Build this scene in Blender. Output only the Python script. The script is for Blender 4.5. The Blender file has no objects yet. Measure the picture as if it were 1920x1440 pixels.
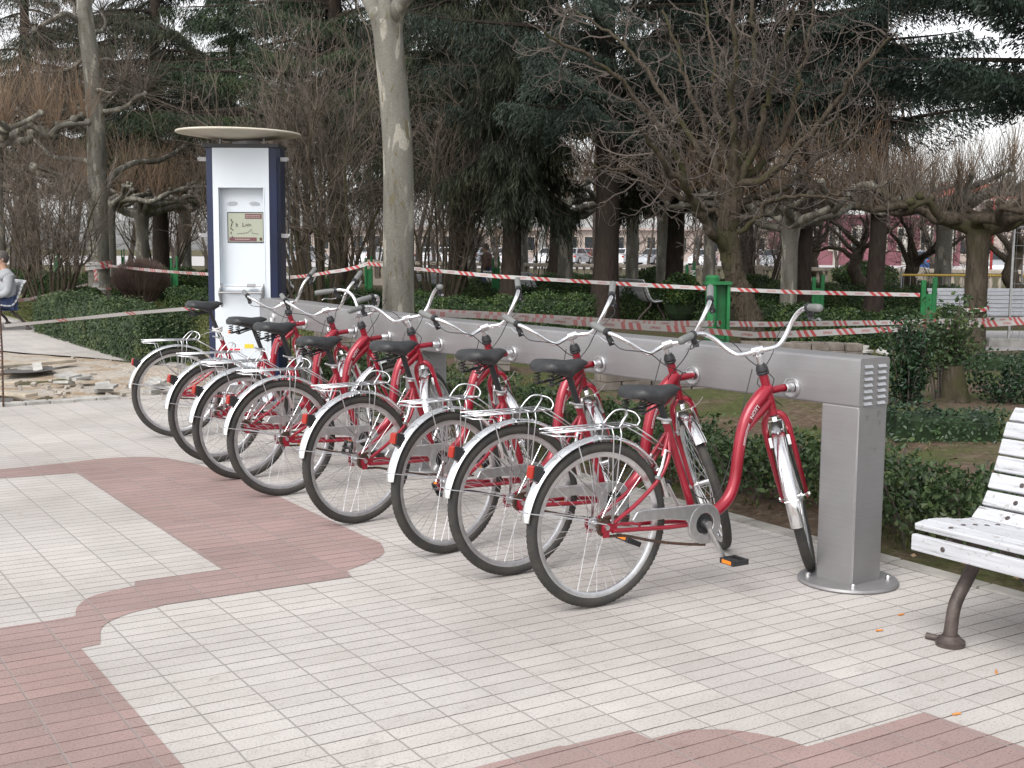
import bpy, math, random
import numpy as np
from mathutils import Matrix, Vector
R = math.radians
SC = bpy.context.scene
COL = SC.collection
random.seed(7); RNG = np.random.default_rng(7)

# ------------------------------------------------------------------ camera, world, sun, exposure
F, PITCH, ROLL, H, YAW = 2307.8, R(6.37), R(0.416), 1.46, R(-32.4)
cam_d = bpy.data.cameras.new('camera'); cam = bpy.data.objects.new('camera', cam_d); COL.objects.link(cam)
cam_d.sensor_width = 36; cam_d.lens = F / 1920 * 36; cam_d.clip_start = .05; cam_d.clip_end = 600
cam.matrix_world = Matrix.Translation((0, 0, H)) @ Matrix.Rotation(R(90) - PITCH, 4, 'X') @ Matrix.Rotation(ROLL, 4, 'Z')
SC.camera = cam
W = bpy.data.worlds.new('World'); SC.world = W; W.use_nodes = True
SUN_EL, SUN_AZ = R(48), R(-150)          # azimuth from +Y towards +X: light comes from behind left of the camera
nt = W.node_tree; nt.nodes.clear()
sky = nt.nodes.new('ShaderNodeTexSky'); sky.sky_type = 'NISHITA'; sky.sun_disc = False
sky.sun_elevation = SUN_EL; sky.sun_rotation = SUN_AZ; sky.air_density = 1.0; sky.dust_density = 2.2
hs = nt.nodes.new('ShaderNodeHueSaturation'); hs.inputs['Saturation'].default_value = .12
bg = nt.nodes.new('ShaderNodeBackground'); bg.inputs['Strength'].default_value = .15
wo = nt.nodes.new('ShaderNodeOutputWorld')
nt.links.new(sky.outputs[0], hs.inputs['Color']); nt.links.new(hs.outputs[0], bg.inputs[0]); nt.links.new(bg.outputs[0], wo.inputs[0])
sd = bpy.data.lights.new('sun', 'SUN'); sd.energy = .95; sd.angle = R(45); sd.color = (1, .95, .89)
sun = bpy.data.objects.new('sun', sd); COL.objects.link(sun)
sv = Vector((math.sin(SUN_AZ) * math.cos(SUN_EL), math.cos(SUN_AZ) * math.cos(SUN_EL), math.sin(SUN_EL)))
sun.rotation_euler = sv.to_track_quat('Z', 'Y').to_euler()
SC.view_settings.view_transform = 'Standard'; SC.view_settings.look = 'None'; SC.view_settings.gamma = 1
SC.view_settings.exposure = .93

# ------------------------------------------------------------------ survey helpers (real positions on the ground / at a distance)
def ray(px, py):
    x = (px - 960) / F; y = (720 - py) / F
    c, s = math.cos(ROLL), math.sin(ROLL); x, y = c * x - s * y, s * x + c * y
    cp, sp = math.cos(PITCH), math.sin(PITCH)
    return x, cp + sp * y, -sp + cp * y
def gnd(px, py, z=0.):
    d = ray(px, py); t = (z - H) / d[2]; return np.array([d[0] * t, d[1] * t, z])
def at(px, py, Y):
    d = ray(px, py); t = Y / d[1]; return np.array([d[0] * t, Y, H + d[2] * t])
AV = np.array([math.sin(YAW), math.cos(YAW), 0]); BV = np.array([math.cos(YAW), -math.sin(YAW), 0])
def ab(a, b, z=0.): return AV * a + BV * b + np.array([0, 0, z])
TILE_ROT = -YAW

# ------------------------------------------------------------------ mesh builder
class MB:
    def __init__(s): s.V = []; s.Fq = []; s.Ft = []; s.Fn = []; s.n = 0
    def add(s, v, q=None, t=None, ng=None):
        v = np.asarray(v, float).reshape(-1, 3)
        if q is not None and len(q): s.Fq.append(np.asarray(q, int) + s.n)
        if t is not None and len(t): s.Ft.append(np.asarray(t, int) + s.n)
        if ng is not None:
            for f in ng: s.Fn.append([int(i) + s.n for i in f])
        s.V.append(v); s.n += len(v); return s
    def box(s, c, d, rz=0., rot=None):
        x, y, z = [k / 2 for k in d]
        v = np.array([[i, j, k] for k in (-z, z) for j in (-y, y) for i in (-x, x)])
        if rot is not None: v = v @ np.array(rot).T
        elif rz:
            c_, s_ = math.cos(rz), math.sin(rz); v = v @ np.array([[c_, s_, 0], [-s_, c_, 0], [0, 0, 1]])
        return s.add(v + np.array(c), q=[[0, 2, 3, 1], [4, 5, 7, 6], [0, 1, 5, 4], [2, 6, 7, 3], [0, 4, 6, 2], [1, 3, 7, 5]])
    def tube(s, P, r, k=8, cap=True, flat=1.):
        P = np.asarray(P, float); n = len(P); r = np.broadcast_to(np.asarray(r, float), (n,))
        T = np.gradient(P, axis=0); T /= (np.linalg.norm(T, axis=1)[:, None] + 1e-12)
        up = np.array([0, 0, 1.]) if abs(T[0][2]) < .9 else np.array([0, 1., 0])
        N = np.cross(T[0], up); N /= np.linalg.norm(N); out = []
        for i in range(n):
            N = N - T[i] * (N @ T[i]); N /= np.linalg.norm(N) + 1e-12; B = np.cross(T[i], N)
            a = np.arange(k) * 2 * math.pi / k
            out.append(P[i] + r[i] * (np.cos(a)[:, None] * N + flat * np.sin(a)[:, None] * B))
        v = np.concatenate(out); q = []
        for i in range(n - 1):
            for j in range(k):
                q.append([i * k + j, i * k + (j + 1) % k, (i + 1) * k + (j + 1) % k, (i + 1) * k + j])
        s.add(v, q=q, ng=[list(range(k))[::-1], [(n - 1) * k + j for j in range(k)]] if cap else None); return s
    def prism(s, A, B, ra, rb):
        """many straight 3-sided twigs at once"""
        A = np.asarray(A, float).reshape(-1, 3); B = np.asarray(B, float).reshape(-1, 3); n = len(A)
        if n == 0: return s
        T = B - A; T /= (np.linalg.norm(T, axis=1)[:, None] + 1e-12)
        up = np.where(np.abs(T[:, 2:3]) > .9, np.array([[1., 0, 0]]), np.array([[0, 0, 1.]]))
        N = np.cross(T, up); N /= (np.linalg.norm(N, axis=1)[:, None] + 1e-12); Bn = np.cross(T, N)
        ra = np.broadcast_to(ra, (n,))[:, None]; rb = np.broadcast_to(rb, (n,))[:, None]
        vs = []
        for P_, r_ in ((A, ra), (B, rb)):
            for a in (0, 2.094, 4.189): vs.append(P_ + r_ * (math.cos(a) * N + math.sin(a) * Bn))
        v = np.stack(vs, 1).reshape(-1, 3); b = (np.arange(n) * 6)[:, None]
        q = np.concatenate([b + np.array([[0, 1, 4, 3]]), b + np.array([[1, 2, 5, 4]]), b + np.array([[2, 0, 3, 5]])])
        return s.add(v, q=q)
    def cards(s, C, D, S, L, Wd):
        """leaf cards: centre base C, unit direction D, side vector S, length L, half width Wd"""
        n = len(C)
        if n == 0: return s
        L = np.broadcast_to(L, (n,))[:, None]; Wd = np.broadcast_to(Wd, (n,))[:, None]
        v = np.stack([C, C + D * L * .45 + S * Wd, C + D * L, C + D * L * .45 - S * Wd], 1).reshape(-1, 3)
        return s.add(v, q=(np.arange(n) * 4)[:, None] + np.array([[0, 1, 2, 3]]))
    def leaves(s, C, D, S, L, Wd):
        n = len(C); L = np.broadcast_to(L, (n,))[:, None]; Wd = np.broadcast_to(Wd, (n,))[:, None]; N = np.cross(D, S) * Wd * .45
        v = np.stack([C, C + D * L * .28 + S * Wd * .85 + N, C + D * L * .66 + S * Wd * .8 + N, C + D * L, C + D * L * .66 - S * Wd * .8 + N, C + D * L * .28 - S * Wd * .85 + N], 1).reshape(-1, 3); b_ = (np.arange(n) * 6)[:, None]
        return s.add(v, q=np.concatenate([b_ + np.array([[0, 1, 2, 3]]), b_ + np.array([[0, 3, 4, 5]])]))
    def prismpoly(s, pts, h0, h1, fn=None):
        """polygon (x,y) list extruded between h0 and h1; fn maps (x,y,h)->xyz"""
        fn = fn or (lambda x, y, h: (x, y, h)); n = len(pts)
        v = [fn(x, y, h0) for x, y in pts] + [fn(x, y, h1) for x, y in pts]
        return s.add(v, q=[[i, (i + 1) % n, n + (i + 1) % n, n + i] for i in range(n)], ng=[list(range(n))[::-1], [n + i for i in range(n)]])
    def lathe(s, prof, k=48, ax='y', a0=0., a1=2 * math.pi, c=(0, 0, 0), closed=True):
        """profile of (radius, axial); revolve around axis"""
        full = abs(a1 - a0 - 2 * math.pi) < 1e-6; m = k if full else k + 1; p = len(prof); v = []
        for i in range(m):
            a = a0 + (a1 - a0) * i / k
            for (r, h) in prof:
                x, z = r * math.cos(a), r * math.sin(a)
                v.append((x + c[0], h + c[1], z + c[2]) if ax == 'y' else (x + c[0], z + c[1], h + c[2]))
        q = []
        for i in range(k):
            j = (i + 1) % m
            for e in range(p if closed else p - 1):
                f = (e + 1) % p; q.append([i * p + e, i * p + f, j * p + f, j * p + e])
        return s.add(v, q=q)
    def ball(s, c, r, k=10, sq=(1, 1, 1)):
        v = []; q = []
        for i in range(1, k):
            th = math.pi * i / k
            for j in range(2 * k):
                ph = math.pi * j / k; v.append((c[0] + r * sq[0] * math.sin(th) * math.cos(ph), c[1] + r * sq[1] * math.sin(th) * math.sin(ph), c[2] + r * sq[2] * math.cos(th)))
        v += [(c[0], c[1], c[2] + r * sq[2]), (c[0], c[1], c[2] - r * sq[2])]; m = 2 * k
        for i in range(k - 2):
            for j in range(m): q.append([i * m + j, (i + 1) * m + j, (i + 1) * m + (j + 1) % m, i * m + (j + 1) % m])
        t = [[len(v) - 2, j, (j + 1) % m] for j in range(m)] + [[len(v) - 1, (k - 2) * m + (j + 1) % m, (k - 2) * m + j] for j in range(m)]
        return s.add(v, q=q, t=t)
    def mesh(s, name, smooth=False):
        me = bpy.data.meshes.new(name); V = np.concatenate(s.V); me.vertices.add(len(V)); me.vertices.foreach_set('co', V.ravel())
        lo = []; sz = []
        for A in s.Fq: lo.append(A.ravel()); sz.append(np.full(len(A), 4))
        for A in s.Ft: lo.append(A.ravel()); sz.append(np.full(len(A), 3))
        for f in s.Fn: lo.append(np.array(f)); sz.append(np.array([len(f)]))
        lo = np.concatenate(lo); sz = np.concatenate(sz); st = np.concatenate([[0], np.cumsum(sz)[:-1]])
        me.loops.add(len(lo)); me.loops.foreach_set('vertex_index', lo.astype(np.int32))
        me.polygons.add(len(sz)); me.polygons.foreach_set('loop_start', st.astype(np.int32)); me.polygons.foreach_set('loop_total', sz.astype(np.int32))
        me.polygons.foreach_set('use_smooth', np.full(len(sz), bool(smooth)))
        me.update(calc_edges=True); me.validate(); return me
    def build(s, name, mat, parent=None, smooth=False, label=None):
        me = s.mesh(name, smooth); o = bpy.data.objects.new(name, me); COL.objects.link(o)
        if mat: me.materials.append(mat)
        if smooth == 'auto':
            try: me.shade_smooth_by_angle = None
            except Exception: pass
        if parent: o.parent = parent
        if label: o['label'] = label
        return o
def autosmooth(o, ang=35):
    me = o.data; n = len(me.polygons); me.polygons.foreach_set('use_smooth', np.ones(n, bool))
    import bmesh
    bm = bmesh.new(); bm.from_mesh(me); a = R(ang)
    for e in bm.edges:
        e.smooth = len(e.link_faces) == 2 and e.calc_face_angle(0) < a
    bm.to_mesh(me); bm.free(); return o
def bevel(o, w=.004, seg=2):
    m = o.modifiers.new('bevel', 'BEVEL'); m.width = w; m.segments = seg; m.limit_method = 'ANGLE'; return o
def tag(o, label=None, cat=None, group=None, kind=None):
    if label: o['label'] = label
    if cat: o['category'] = cat
    if group: o['group'] = group
    if kind: o['kind'] = kind
    return o
def empty(name, loc=(0, 0, 0), rz=0., label=None, cat=None, group=None):
    o = bpy.data.objects.new(name, None); COL.objects.link(o); o.location = tuple(loc); o.rotation_euler = (0, 0, rz); o.empty_display_size = .1
    return tag(o, label, cat, group)
def copy_tree(o, parent=None, out=None):
    c = o.copy(); COL.objects.link(c); c.parent = parent
    if out is not None: out.setdefault(o.name.split('.')[0], []).append(c)
    for ch in [x for x in bpy.data.objects if x.parent == o]: copy_tree(ch, c, out)
    return c
def bez(P, n=24):
    """Catmull-Rom through points"""
    P = np.asarray(P, float); Q = np.vstack([2 * P[0] - P[1], P, 2 * P[-1] - P[-2]]); out = []
    m = len(P) - 1; per = max(2, n // m)
    for i in range(m):
        p0, p1, p2, p3 = Q[i:i + 4]
        for j in range(per):
            t = j / per; out.append(.5 * (2 * p1 + (p2 - p0) * t + (2 * p0 - 5 * p1 + 4 * p2 - p3) * t * t + (3 * p1 - p0 - 3 * p2 + p3) * t ** 3))
    out.append(P[-1]); return np.array(out)
def unit(v): v = np.asarray(v, float); return v / (np.linalg.norm(v, axis=-1, keepdims=True) + 1e-12)

# ------------------------------------------------------------------ materials
class Mat:
    def __init__(s, name, rough=.6, metal=0., spec=.5):
        s.m = bpy.data.materials.new(name); s.m.use_nodes = True; s.t = s.m.node_tree; s.b = s.t.nodes['Principled BSDF']
        s.b.inputs['Roughness'].default_value = rough; s.b.inputs['Metallic'].default_value = metal; s.b.inputs['Specular IOR Level'].default_value = spec
        s.tc = s.t.nodes.new('ShaderNodeTexCoord')
    def n(s, ty, **kw):
        x = s.t.nodes.new(ty)
        for k, v in kw.items(): setattr(x, k, v)
        return x
    def l(s, a, b): s.t.links.new(a, b)
    def noise(s, scale, detail=3, rough=.55, vec=None, co='Object', dist=0):
        x = s.n('ShaderNodeTexNoise'); x.inputs['Scale'].default_value = scale; x.inputs['Detail'].default_value = detail; x.inputs['Roughness'].default_value = rough; x.inputs['Distortion'].default_value = dist
        s.l(vec or s.tc.outputs[co], x.inputs['Vector']); return x.outputs['Fac']
    def ramp(s, fac, stops):
        x = s.n('ShaderNodeValToRGB'); e = x.color_ramp.elements
        while len(e) < len(stops): e.new(.5)
        for k, (p, c) in zip(e, stops): k.position = p; k.color = (*c, 1) if len(c) == 3 else c
        s.l(fac, x.inputs[0]); return x.outputs[0]
    def fr(s, fac, a, b): return s.ramp(fac, [(a, (0, 0, 0)), (b, (1, 1, 1))])
    def mix(s, f, a, b, mode='MIX'):
        x = s.n('ShaderNodeMix', data_type='RGBA', blend_type=mode)
        for v, i in ((f, 0), (a, 6), (b, 7)):
            if hasattr(v, 'is_output'): s.l(v, x.inputs[i])
            elif i == 0: x.inputs[0].default_value = v
            else: x.inputs[i].default_value = (*v, 1)
        return x.outputs[2]
    def math(s, op, a, b=0.):
        x = s.n('ShaderNodeMath', operation=op)
        for v, i in ((a, 0), (b, 1)):
            if hasattr(v, 'is_output'): s.l(v, x.inputs[i])
            else: x.inputs[i].default_value = v
        return x.outputs[0]
    def mapv(s, scale=(1, 1, 1), loc=(0, 0, 0), rot=(0, 0, 0), co='Object'):
        x = s.n('ShaderNodeMapping'); x.inputs['Scale'].default_value = scale; x.inputs['Location'].default_value = loc; x.inputs['Rotation'].default_value = rot
        s.l(s.tc.outputs[co], x.inputs[0]); return x.outputs[0]
    def col(s, v):
        if hasattr(v, 'is_output'): s.l(v, s.b.inputs['Base Color'])
        else: s.b.inputs['Base Color'].default_value = (*v, 1)
        return s
    def bump(s, h, strength=.3, dist=.01, prev=None):
        x = s.n('ShaderNodeBump'); x.inputs['Strength'].default_value = strength; x.inputs['Distance'].default_value = dist
        s.l(h, x.inputs['Height'])
        if prev: s.l(prev, x.inputs['Normal'])
        s.l(x.outputs[0], s.b.inputs['Normal']); return x.outputs[0]
def simple(name, c, rough=.6, metal=0., var=.15, scale=8, bump=0., bscale=60, c2=None, spec=.5):
    m = Mat(name, rough, metal, spec); c = np.array(c); d = np.array(c2) if c2 is not None else c * (1 - var)
    f = m.noise(scale, 4); m.col(m.ramp(f, [(.35, tuple(d)), (.65, tuple(np.minimum(c * (1 + (var if c2 is None else 0)), 1)))]))
    if bump: m.bump(m.noise(bscale, 4), bump, .01)
    return m.m
def leafmat(name, c1, c2, c3, rough=.5, trans=.25, scale=1.2):
    """foliage: colour varies by leaf clump, some light passes through"""
    m = Mat(name, rough, 0, .4); g = m.n('ShaderNodeNewGeometry')
    f = m.noise(scale, 3, .6); base = m.ramp(f, [(.36, c1), (.52, c2), (.68, c3)])
    rnd = m.ramp(g.outputs['Random Per Island'], [(0, (.55, .55, .55)), (1, (1.3, 1.3, 1.2))])
    c = m.mix(1., base, rnd, 'MULTIPLY'); m.col(c)
    tr = m.n('ShaderNodeBsdfTranslucent'); m.l(c, tr.inputs[0]); mx = m.n('ShaderNodeMixShader'); mx.inputs[0].default_value = trans
    out = m.t.nodes['Material Output']; m.l(m.b.outputs[0], mx.inputs[1]); m.l(tr.outputs[0], mx.inputs[2]); m.l(mx.outputs[0], out.inputs[0])
    return m.m
def paving(name, ca, cb, groove, joint):
    m = Mat(name, .82, 0, .3)
    def brick(w, h, mort, ox=0., oy=0., sm=.3):
        b = m.n('ShaderNodeTexBrick'); b.offset = 0; b.squash = 1
        for k, v in (('Scale', 1), ('Mortar Size', mort), ('Mortar Smooth', sm), ('Bias', 0), ('Brick Width', w), ('Row Height', h)): b.inputs[k].default_value = v
        b.inputs['Color1'].default_value = (0, 0, 0, 1); b.inputs['Color2'].default_value = (1, 1, 1, 1); b.inputs['Mortar'].default_value = (.5, .5, .5, 1)
        wob = m.n('ShaderNodeTexNoise'); wob.inputs['Scale'].default_value = 14; wob.inputs['Detail'].default_value = 3
        mp = m.mapv(loc=(ox, oy, 0)); m.l(mp, wob.inputs['Vector'])
        ad = m.n('ShaderNodeMixRGB', blend_type='LINEAR_LIGHT'); ad.inputs[0].default_value = .0035; m.l(mp, ad.inputs[1]); m.l(wob.outputs['Color'], ad.inputs[2])
        m.l(ad.outputs[0], b.inputs['Vector']); return b
    bars = brick(.2172, .0819, .0030, -1.389, -3.643); tile = brick(.2172 * 2, .4095, .0001, -1.389, -3.643, .4); row = brick(40., .4095, .0030, 20, -3.643, .4); jn = brick(.2172, 40., .0058, -1.389, 20, .6)
    bj = m.n('ShaderNodeSeparateColor'); m.l(bars.outputs['Color'], bj.inputs[0]); tj = m.n('ShaderNodeSeparateColor'); m.l(tile.outputs['Color'], tj.inputs[0])
    c = m.mix(bj.outputs[0], ca, cb)
    tint = m.ramp(tj.outputs[0], [(0, (.93, .93, .94)), (.5, (.98, .98, .98)), (1, (1.03, 1.025, 1.02))]); c = m.mix(1., c, tint, 'MULTIPLY')
    big = m.noise(.9, 4, .6); c = m.mix(1., c, m.ramp(big, [(.3, (.82, .81, .8)), (.6, (1.03, 1.03, 1.04))]), 'MULTIPLY')
    med = m.noise(9, 5, .7); c = m.mix(1., c, m.ramp(med, [(.25, (.80, .78, .75)), (.42, (.99, .99, .99)), (.75, (1.03, 1.03, 1.03))]), 'MULTIPLY')
    sp = m.noise(120, 3, .8); c = m.mix(1., c, m.ramp(sp, [(.33, (.50, .48, .47)), (.44, (.97, .97, .97)), (.58, (1.0, 1.0, 1.0)), (.68, (1.20, 1.20, 1.20))]), 'MULTIPLY')
    vo = m.n('ShaderNodeTexVoronoi'); vo.inputs['Scale'].default_value = 1.3; vo.inputs['Randomness'].default_value = 1; m.l(m.tc.outputs['Object'], vo.inputs['Vector'])
    gum = m.ramp(vo.outputs['Distance'], [(.018, (.50, .51, .55)), (.028, (1, 1, 1))]); c = m.mix(1., c, gum, 'MULTIPLY')
    st_ = m.noise(2.6, 6, .72, dist=1.2); c = m.mix(1., c, m.ramp(st_, [(.25, (.66, .62, .57)), (.36, (1, 1, 1))]), 'MULTIPLY')
    v2 = m.n('ShaderNodeTexVoronoi', feature='DISTANCE_TO_EDGE'); v2.inputs['Scale'].default_value = .55; wv = m.n('ShaderNodeMixRGB', blend_type='LINEAR_LIGHT'); wv.inputs[0].default_value = .25; wn = m.n('ShaderNodeTexNoise'); wn.inputs['Scale'].default_value = 3; wn.inputs['Detail'].default_value = 5; m.l(m.tc.outputs['Object'], wn.inputs['Vector']); m.l(m.tc.outputs['Object'], wv.inputs[1]); m.l(wn.outputs['Color'], wv.inputs[2]); m.l(wv.outputs[0], v2.inputs['Vector'])
    crk = m.math('MULTIPLY', m.math('LESS_THAN', v2.outputs['Distance'], .0022), m.fr(m.noise(.35, 1), .56, .60)); c = m.mix(m.math('MULTIPLY', crk, .5), c, groove)
    dn = m.noise(5, 3, .6)
    gv = m.fr(dn, .3, .68); gcol = m.mix(gv, groove, tuple(np.array(groove) * .45))
    gvis = m.math('MULTIPLY', bars.outputs['Fac'], m.math('ADD', m.math('MULTIPLY', gv, .45), .6)); c = m.mix(gvis, c, gcol)
    c = m.mix(m.math('MULTIPLY', jn.outputs['Fac'], m.math('ADD', m.math('MULTIPLY', gv, .35), .45)), c, joint)
    c = m.mix(m.math('MULTIPLY', row.outputs['Fac'], m.math('ADD', m.math('MULTIPLY', gv, .5), .15)), c, tuple(np.array(groove) * .5)); m.col(c)
    hgt = m.math('SUBTRACT', m.math('SUBTRACT', 1, bars.outputs['Fac']), m.math('MULTIPLY', row.outputs['Fac'], .6))
    tl = m.math('ADD', hgt, m.math('MULTIPLY', tj.outputs[0], .25))
    n1 = m.bump(tl, .55, .004); m.bump(sp, .25, .002, n1)
    return m.m
M = {}
M['pave_light'] = paving('light_terrazzo_paving', (.46, .432, .408), (.495, .467, .443), (.15, .128, .112), (.35, .328, .31))
M['pave_red'] = paving('red_terrazzo_paving', (.305, .225, .208), (.35, .248, .230), (.175, .105, .094), (.30, .262, .25))
def soilmat():
    m = Mat('garden_soil', .95, 0, .2); a = m.noise(1.1, 5, .62); b = m.noise(14, 5, .7); s = m.ramp(b, [(.3, (.055, .038, .026)), (.55, (.125, .090, .064)), (.75, (.21, .165, .125))])
    g = m.ramp(m.noise(22, 4, .7), [(.35, (.035, .05, .012)), (.65, (.085, .11, .03))]); c = m.mix(m.math('MULTIPLY', m.fr(a, .43, .56), .8), s, g); m.col(c); m.bump(b, .9, .05); return m.m
M['soil'] = soilmat()
M['lawn'] = simple('lawn', (.10, .13, .035), .9, c2=(.16, .13, .06), scale=3, bump=.6, bscale=70)
M['dirt'] = None
def dirtmat():
    m = Mat('dug_sand', .95, 0, .2); a = m.noise(1.5, 5, .6, dist=.4); b = m.noise(18, 5, .7)
    c = m.ramp(a, [(.3, (.43, .41, .38)), (.48, (.45, .40, .345)), (.60, (.34, .255, .17)), (.72, (.48, .45, .41))]); c = m.mix(1., c, m.ramp(b, [(.3, (.6, .58, .56)), (.6, (1.05, 1.05, 1.05))]), 'MULTIPLY'); m.col(c); m.bump(b, .8, .03); return m.m
M['dirt'] = dirtmat()
M['kerb'] = simple('kerb_stone', (.30, .285, .26), .85, var=.25, scale=5, bump=.3)
M['asphalt'] = simple('asphalt', (.09, .09, .095), .9, var=.2, scale=3)
M['street'] = simple('light_street', (.42, .40, .40), .9, var=.1, scale=1)
M['concrete'] = simple('concrete', (.36, .35, .33), .85, var=.25, scale=6, bump=.3)
M['rubber'] = simple('tyre_rubber', (.030, .029, .029), .75, var=.3, scale=20, c2=(.048, .043, .036))
cm_ = Mat('chrome', .12, 1.); cm_.col(cm_.ramp(cm_.noise(14, 5, .7), [(.3, (.62, .60, .57)), (.5, (.86, .87, .89))])); cm_.l(cm_.ramp(cm_.noise(9, 4), [(.35, (.08, .08, .08)), (.7, (.28, .28, .28))]), cm_.b.inputs['Roughness']); M['chrome'] = cm_.m
def alum():
    m = Mat('aluminium', .32, 1.); m.col(m.ramp(m.noise(30, 3), [(.3, (.60, .60, .61)), (.7, (.74, .74, .75))])); return m.m
M['alum'] = alum()
M['wire'] = Mat('zinc_wire', .3, 1.).col((.72, .73, .75)).m
def redpaint():
    m = Mat('red_paint', .28, .25, .6); m.col(m.ramp(m.noise(6, 3), [(.3, (.24, .004, .016)), (.7, (.33, .007, .026))])); m.b.inputs['Coat Weight'].default_value = .5; m.b.inputs['Coat Roughness'].default_value = .12; return m.m
M['red'] = redpaint()
M['black'] = simple('black_plastic', (.018, .018, .02), .45, var=.2)
M['vinyl'] = simple('saddle_vinyl', (.022, .023, .025), .48, var=.25, scale=12, bump=.15, bscale=120)
M['grip'] = simple('grey_grip', (.17, .175, .172), .55, var=.1, bump=.2, bscale=150)
M['rust'] = simple('rusty_steel', (.06, .045, .038), .7, .3, c2=(.10, .05, .03), scale=40)
M['amber'] = Mat('amber_reflector', .2, 0).col((.75, .22, .02)).m
M['redlens'] = Mat('red_reflector', .18, 0).col((.34, .022, .012)).m
M['white_ink'] = Mat('white_lettering', .5).col((.62, .61, .61)).m
M['red_ink'] = Mat('red_lettering', .5).col((.45, .10, .10)).m
M['dark_ink'] = Mat('dark_lettering', .5).col((.05, .05, .05)).m
def steelmat():
    m = Mat('brushed_steel', .46, .45); v = m.mapv(scale=(3, 3, 260)); a = m.noise(1, 4, .7, vec=v); b = m.noise(2.2, 4, .6)
    c = m.ramp(a, [(.3, (.275, .27, .275)), (.7, (.315, .31, .315))]); c = m.mix(1., c, m.ramp(b, [(.35, (.86, .85, .84)), (.65, (1.05, 1.05, 1.06))]), 'MULTIPLY'); m.col(c)
    r_ = m.ramp(b, [(.3, (.5, .5, .5)), (.7, (.38, .38, .38))]); m.l(r_, m.b.inputs['Roughness']); m.bump(a, .06, .002); return m.m
M['steel'] = steelmat()
def whitewood():
    m = Mat('flaking_white_paint', .6); v = m.mapv(scale=(2.2, 40, 40)); a = m.noise(1.6, 5, .7, vec=v); b = m.noise(30, 4, .7)
    c = m.ramp(a, [(.33, (.20, .19, .18)), (.40, (.42, .43, .455)), (.6, (.51, .52, .55))]); c = m.mix(m.fr(b, .60, .66), c, (.30, .29, .28)); m.col(c); m.bump(a, .5, .004); return m.m
M['bench'] = whitewood()
M['iron'] = simple('brown_cast_iron', (.075, .058, .052), .5, .2, var=.3, scale=18, bump=.25, bscale=80)
M['kwhite'] = simple('kiosk_white', (.58, .625, .665), .75, var=.02, scale=2)
M['kblue'] = simple('kiosk_navy', (.006, .012, .045), .35, var=.2, scale=3)
M['cream'] = simple('cream_panel', (.50, .46, .38), .7, var=.12, scale=3)
M['green'] = simple('green_paint', (.008, .13, .035), .45, var=.25, scale=6)
M['beige'] = simple('beige_balustrade', (.42, .37, .31), .85, var=.15, scale=4)
M['brick_grey'] = None
def pavers():
    m = Mat('stacked_grey_pavers', .9); b = m.n('ShaderNodeTexBrick'); b.inputs['Scale'].default_value = 1; b.inputs['Brick Width'].default_value = .2; b.inputs['Row Height'].default_value = .085; b.inputs['Mortar Size'].default_value = .006
    b.inputs['Color1'].default_value = (.10, .085, .075, 1); b.inputs['Color2'].default_value = (.22, .19, .165, 1); b.inputs['Mortar'].default_value = (.02, .016, .012, 1)
    x = m.n('ShaderNodeSeparateXYZ'); m.l(m.tc.outputs['Object'], x.inputs[0]); cb_ = m.n('ShaderNodeCombineXYZ'); m.l(m.math('ADD', x.outputs[0], x.outputs[1]), cb_.inputs[0]); m.l(x.outputs[2], cb_.inputs[1])
    m.l(cb_.outputs[0], b.inputs['Vector']); m.col(m.mix(1., b.outputs['Color'], m.ramp(m.noise(20, 4), [(.3, (.7, .7, .7)), (.7, (1.2, 1.2, 1.2))]), 'MULTIPLY')); m.bump(b.outputs['Fac'], -.6, .01); return m.m
M['pavers'] = pavers()
def planebark():
    m = Mat('plane_bark', .85, 0, .3); v = m.mapv(scale=(4, 4, .9)); a = m.noise(1.5, 4, .5, vec=v, dist=.5); b = m.noise(1.9, 4, .6, vec=m.mapv(scale=(7, 7, 2.2), loc=(3, 1, 5)), dist=.4)
    base = m.ramp(a, [(.36, (.10, .093, .075)), (.42, (.145, .137, .117)), (.56, (.172, .164, .142)), (.585, (.30, .284, .24))])
    c = m.mix(m.fr(b, .60, .63), base, (.125, .11, .07)); c = m.mix(1., c, m.ramp(m.noise(60, 3), [(.3, (.8, .8, .8)), (.7, (1.15, 1.15, 1.15))]), 'MULTIPLY'); m.col(c); m.bump(a, .5, .02); return m.m
M['plane'] = planebark()
def bark(name, c1, c2, c3):
    m = Mat(name, .95, 0, .2); v = m.mapv(scale=(9, 9, 2)); a = m.noise(2, 5, .7, vec=v, dist=.5); b = m.noise(1.3, 3)
    c = m.ramp(a, [(.3, c1), (.65, c2)]); c = m.mix(m.fr(b, .5, .62), c, c3); m.col(c); m.bump(a, 1., .04); return m.m
M['spruce_bark'] = bark('dark_spruce_bark', (.03, .022, .018), (.06, .046, .038), (.04, .034, .028))
M['mossy_bark'] = bark('mossy_bark', (.035, .028, .02), (.095, .077, .058), (.055, .052, .025))
M['twig'] = simple('grey_brown_twigs', (.098, .078, .062), .85, var=.35, scale=2)
M['twig_dark'] = simple('dark_twigs', (.085, .068, .058), .85, var=.3, scale=2)
M['twig_orange'] = simple('orange_brown_shoots', (.19, .125, .075), .85, c2=(.12, .085, .06), scale=.6)
M['needles'] = leafmat('spruce_needles', (.010, .022, .010), (.022, .042, .017), (.045, .072, .022), .6, .12, .7)
M['needles_blue'] = leafmat('cedar_needles', (.010, .020, .014), (.020, .036, .026), (.040, .062, .045), .6, .12, .9)
M['needles_dark'] = leafmat('dark_hanging_needles', (.010, .016, .008), (.022, .029, .014), (.04, .045, .02), .7, .08, .8)
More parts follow.
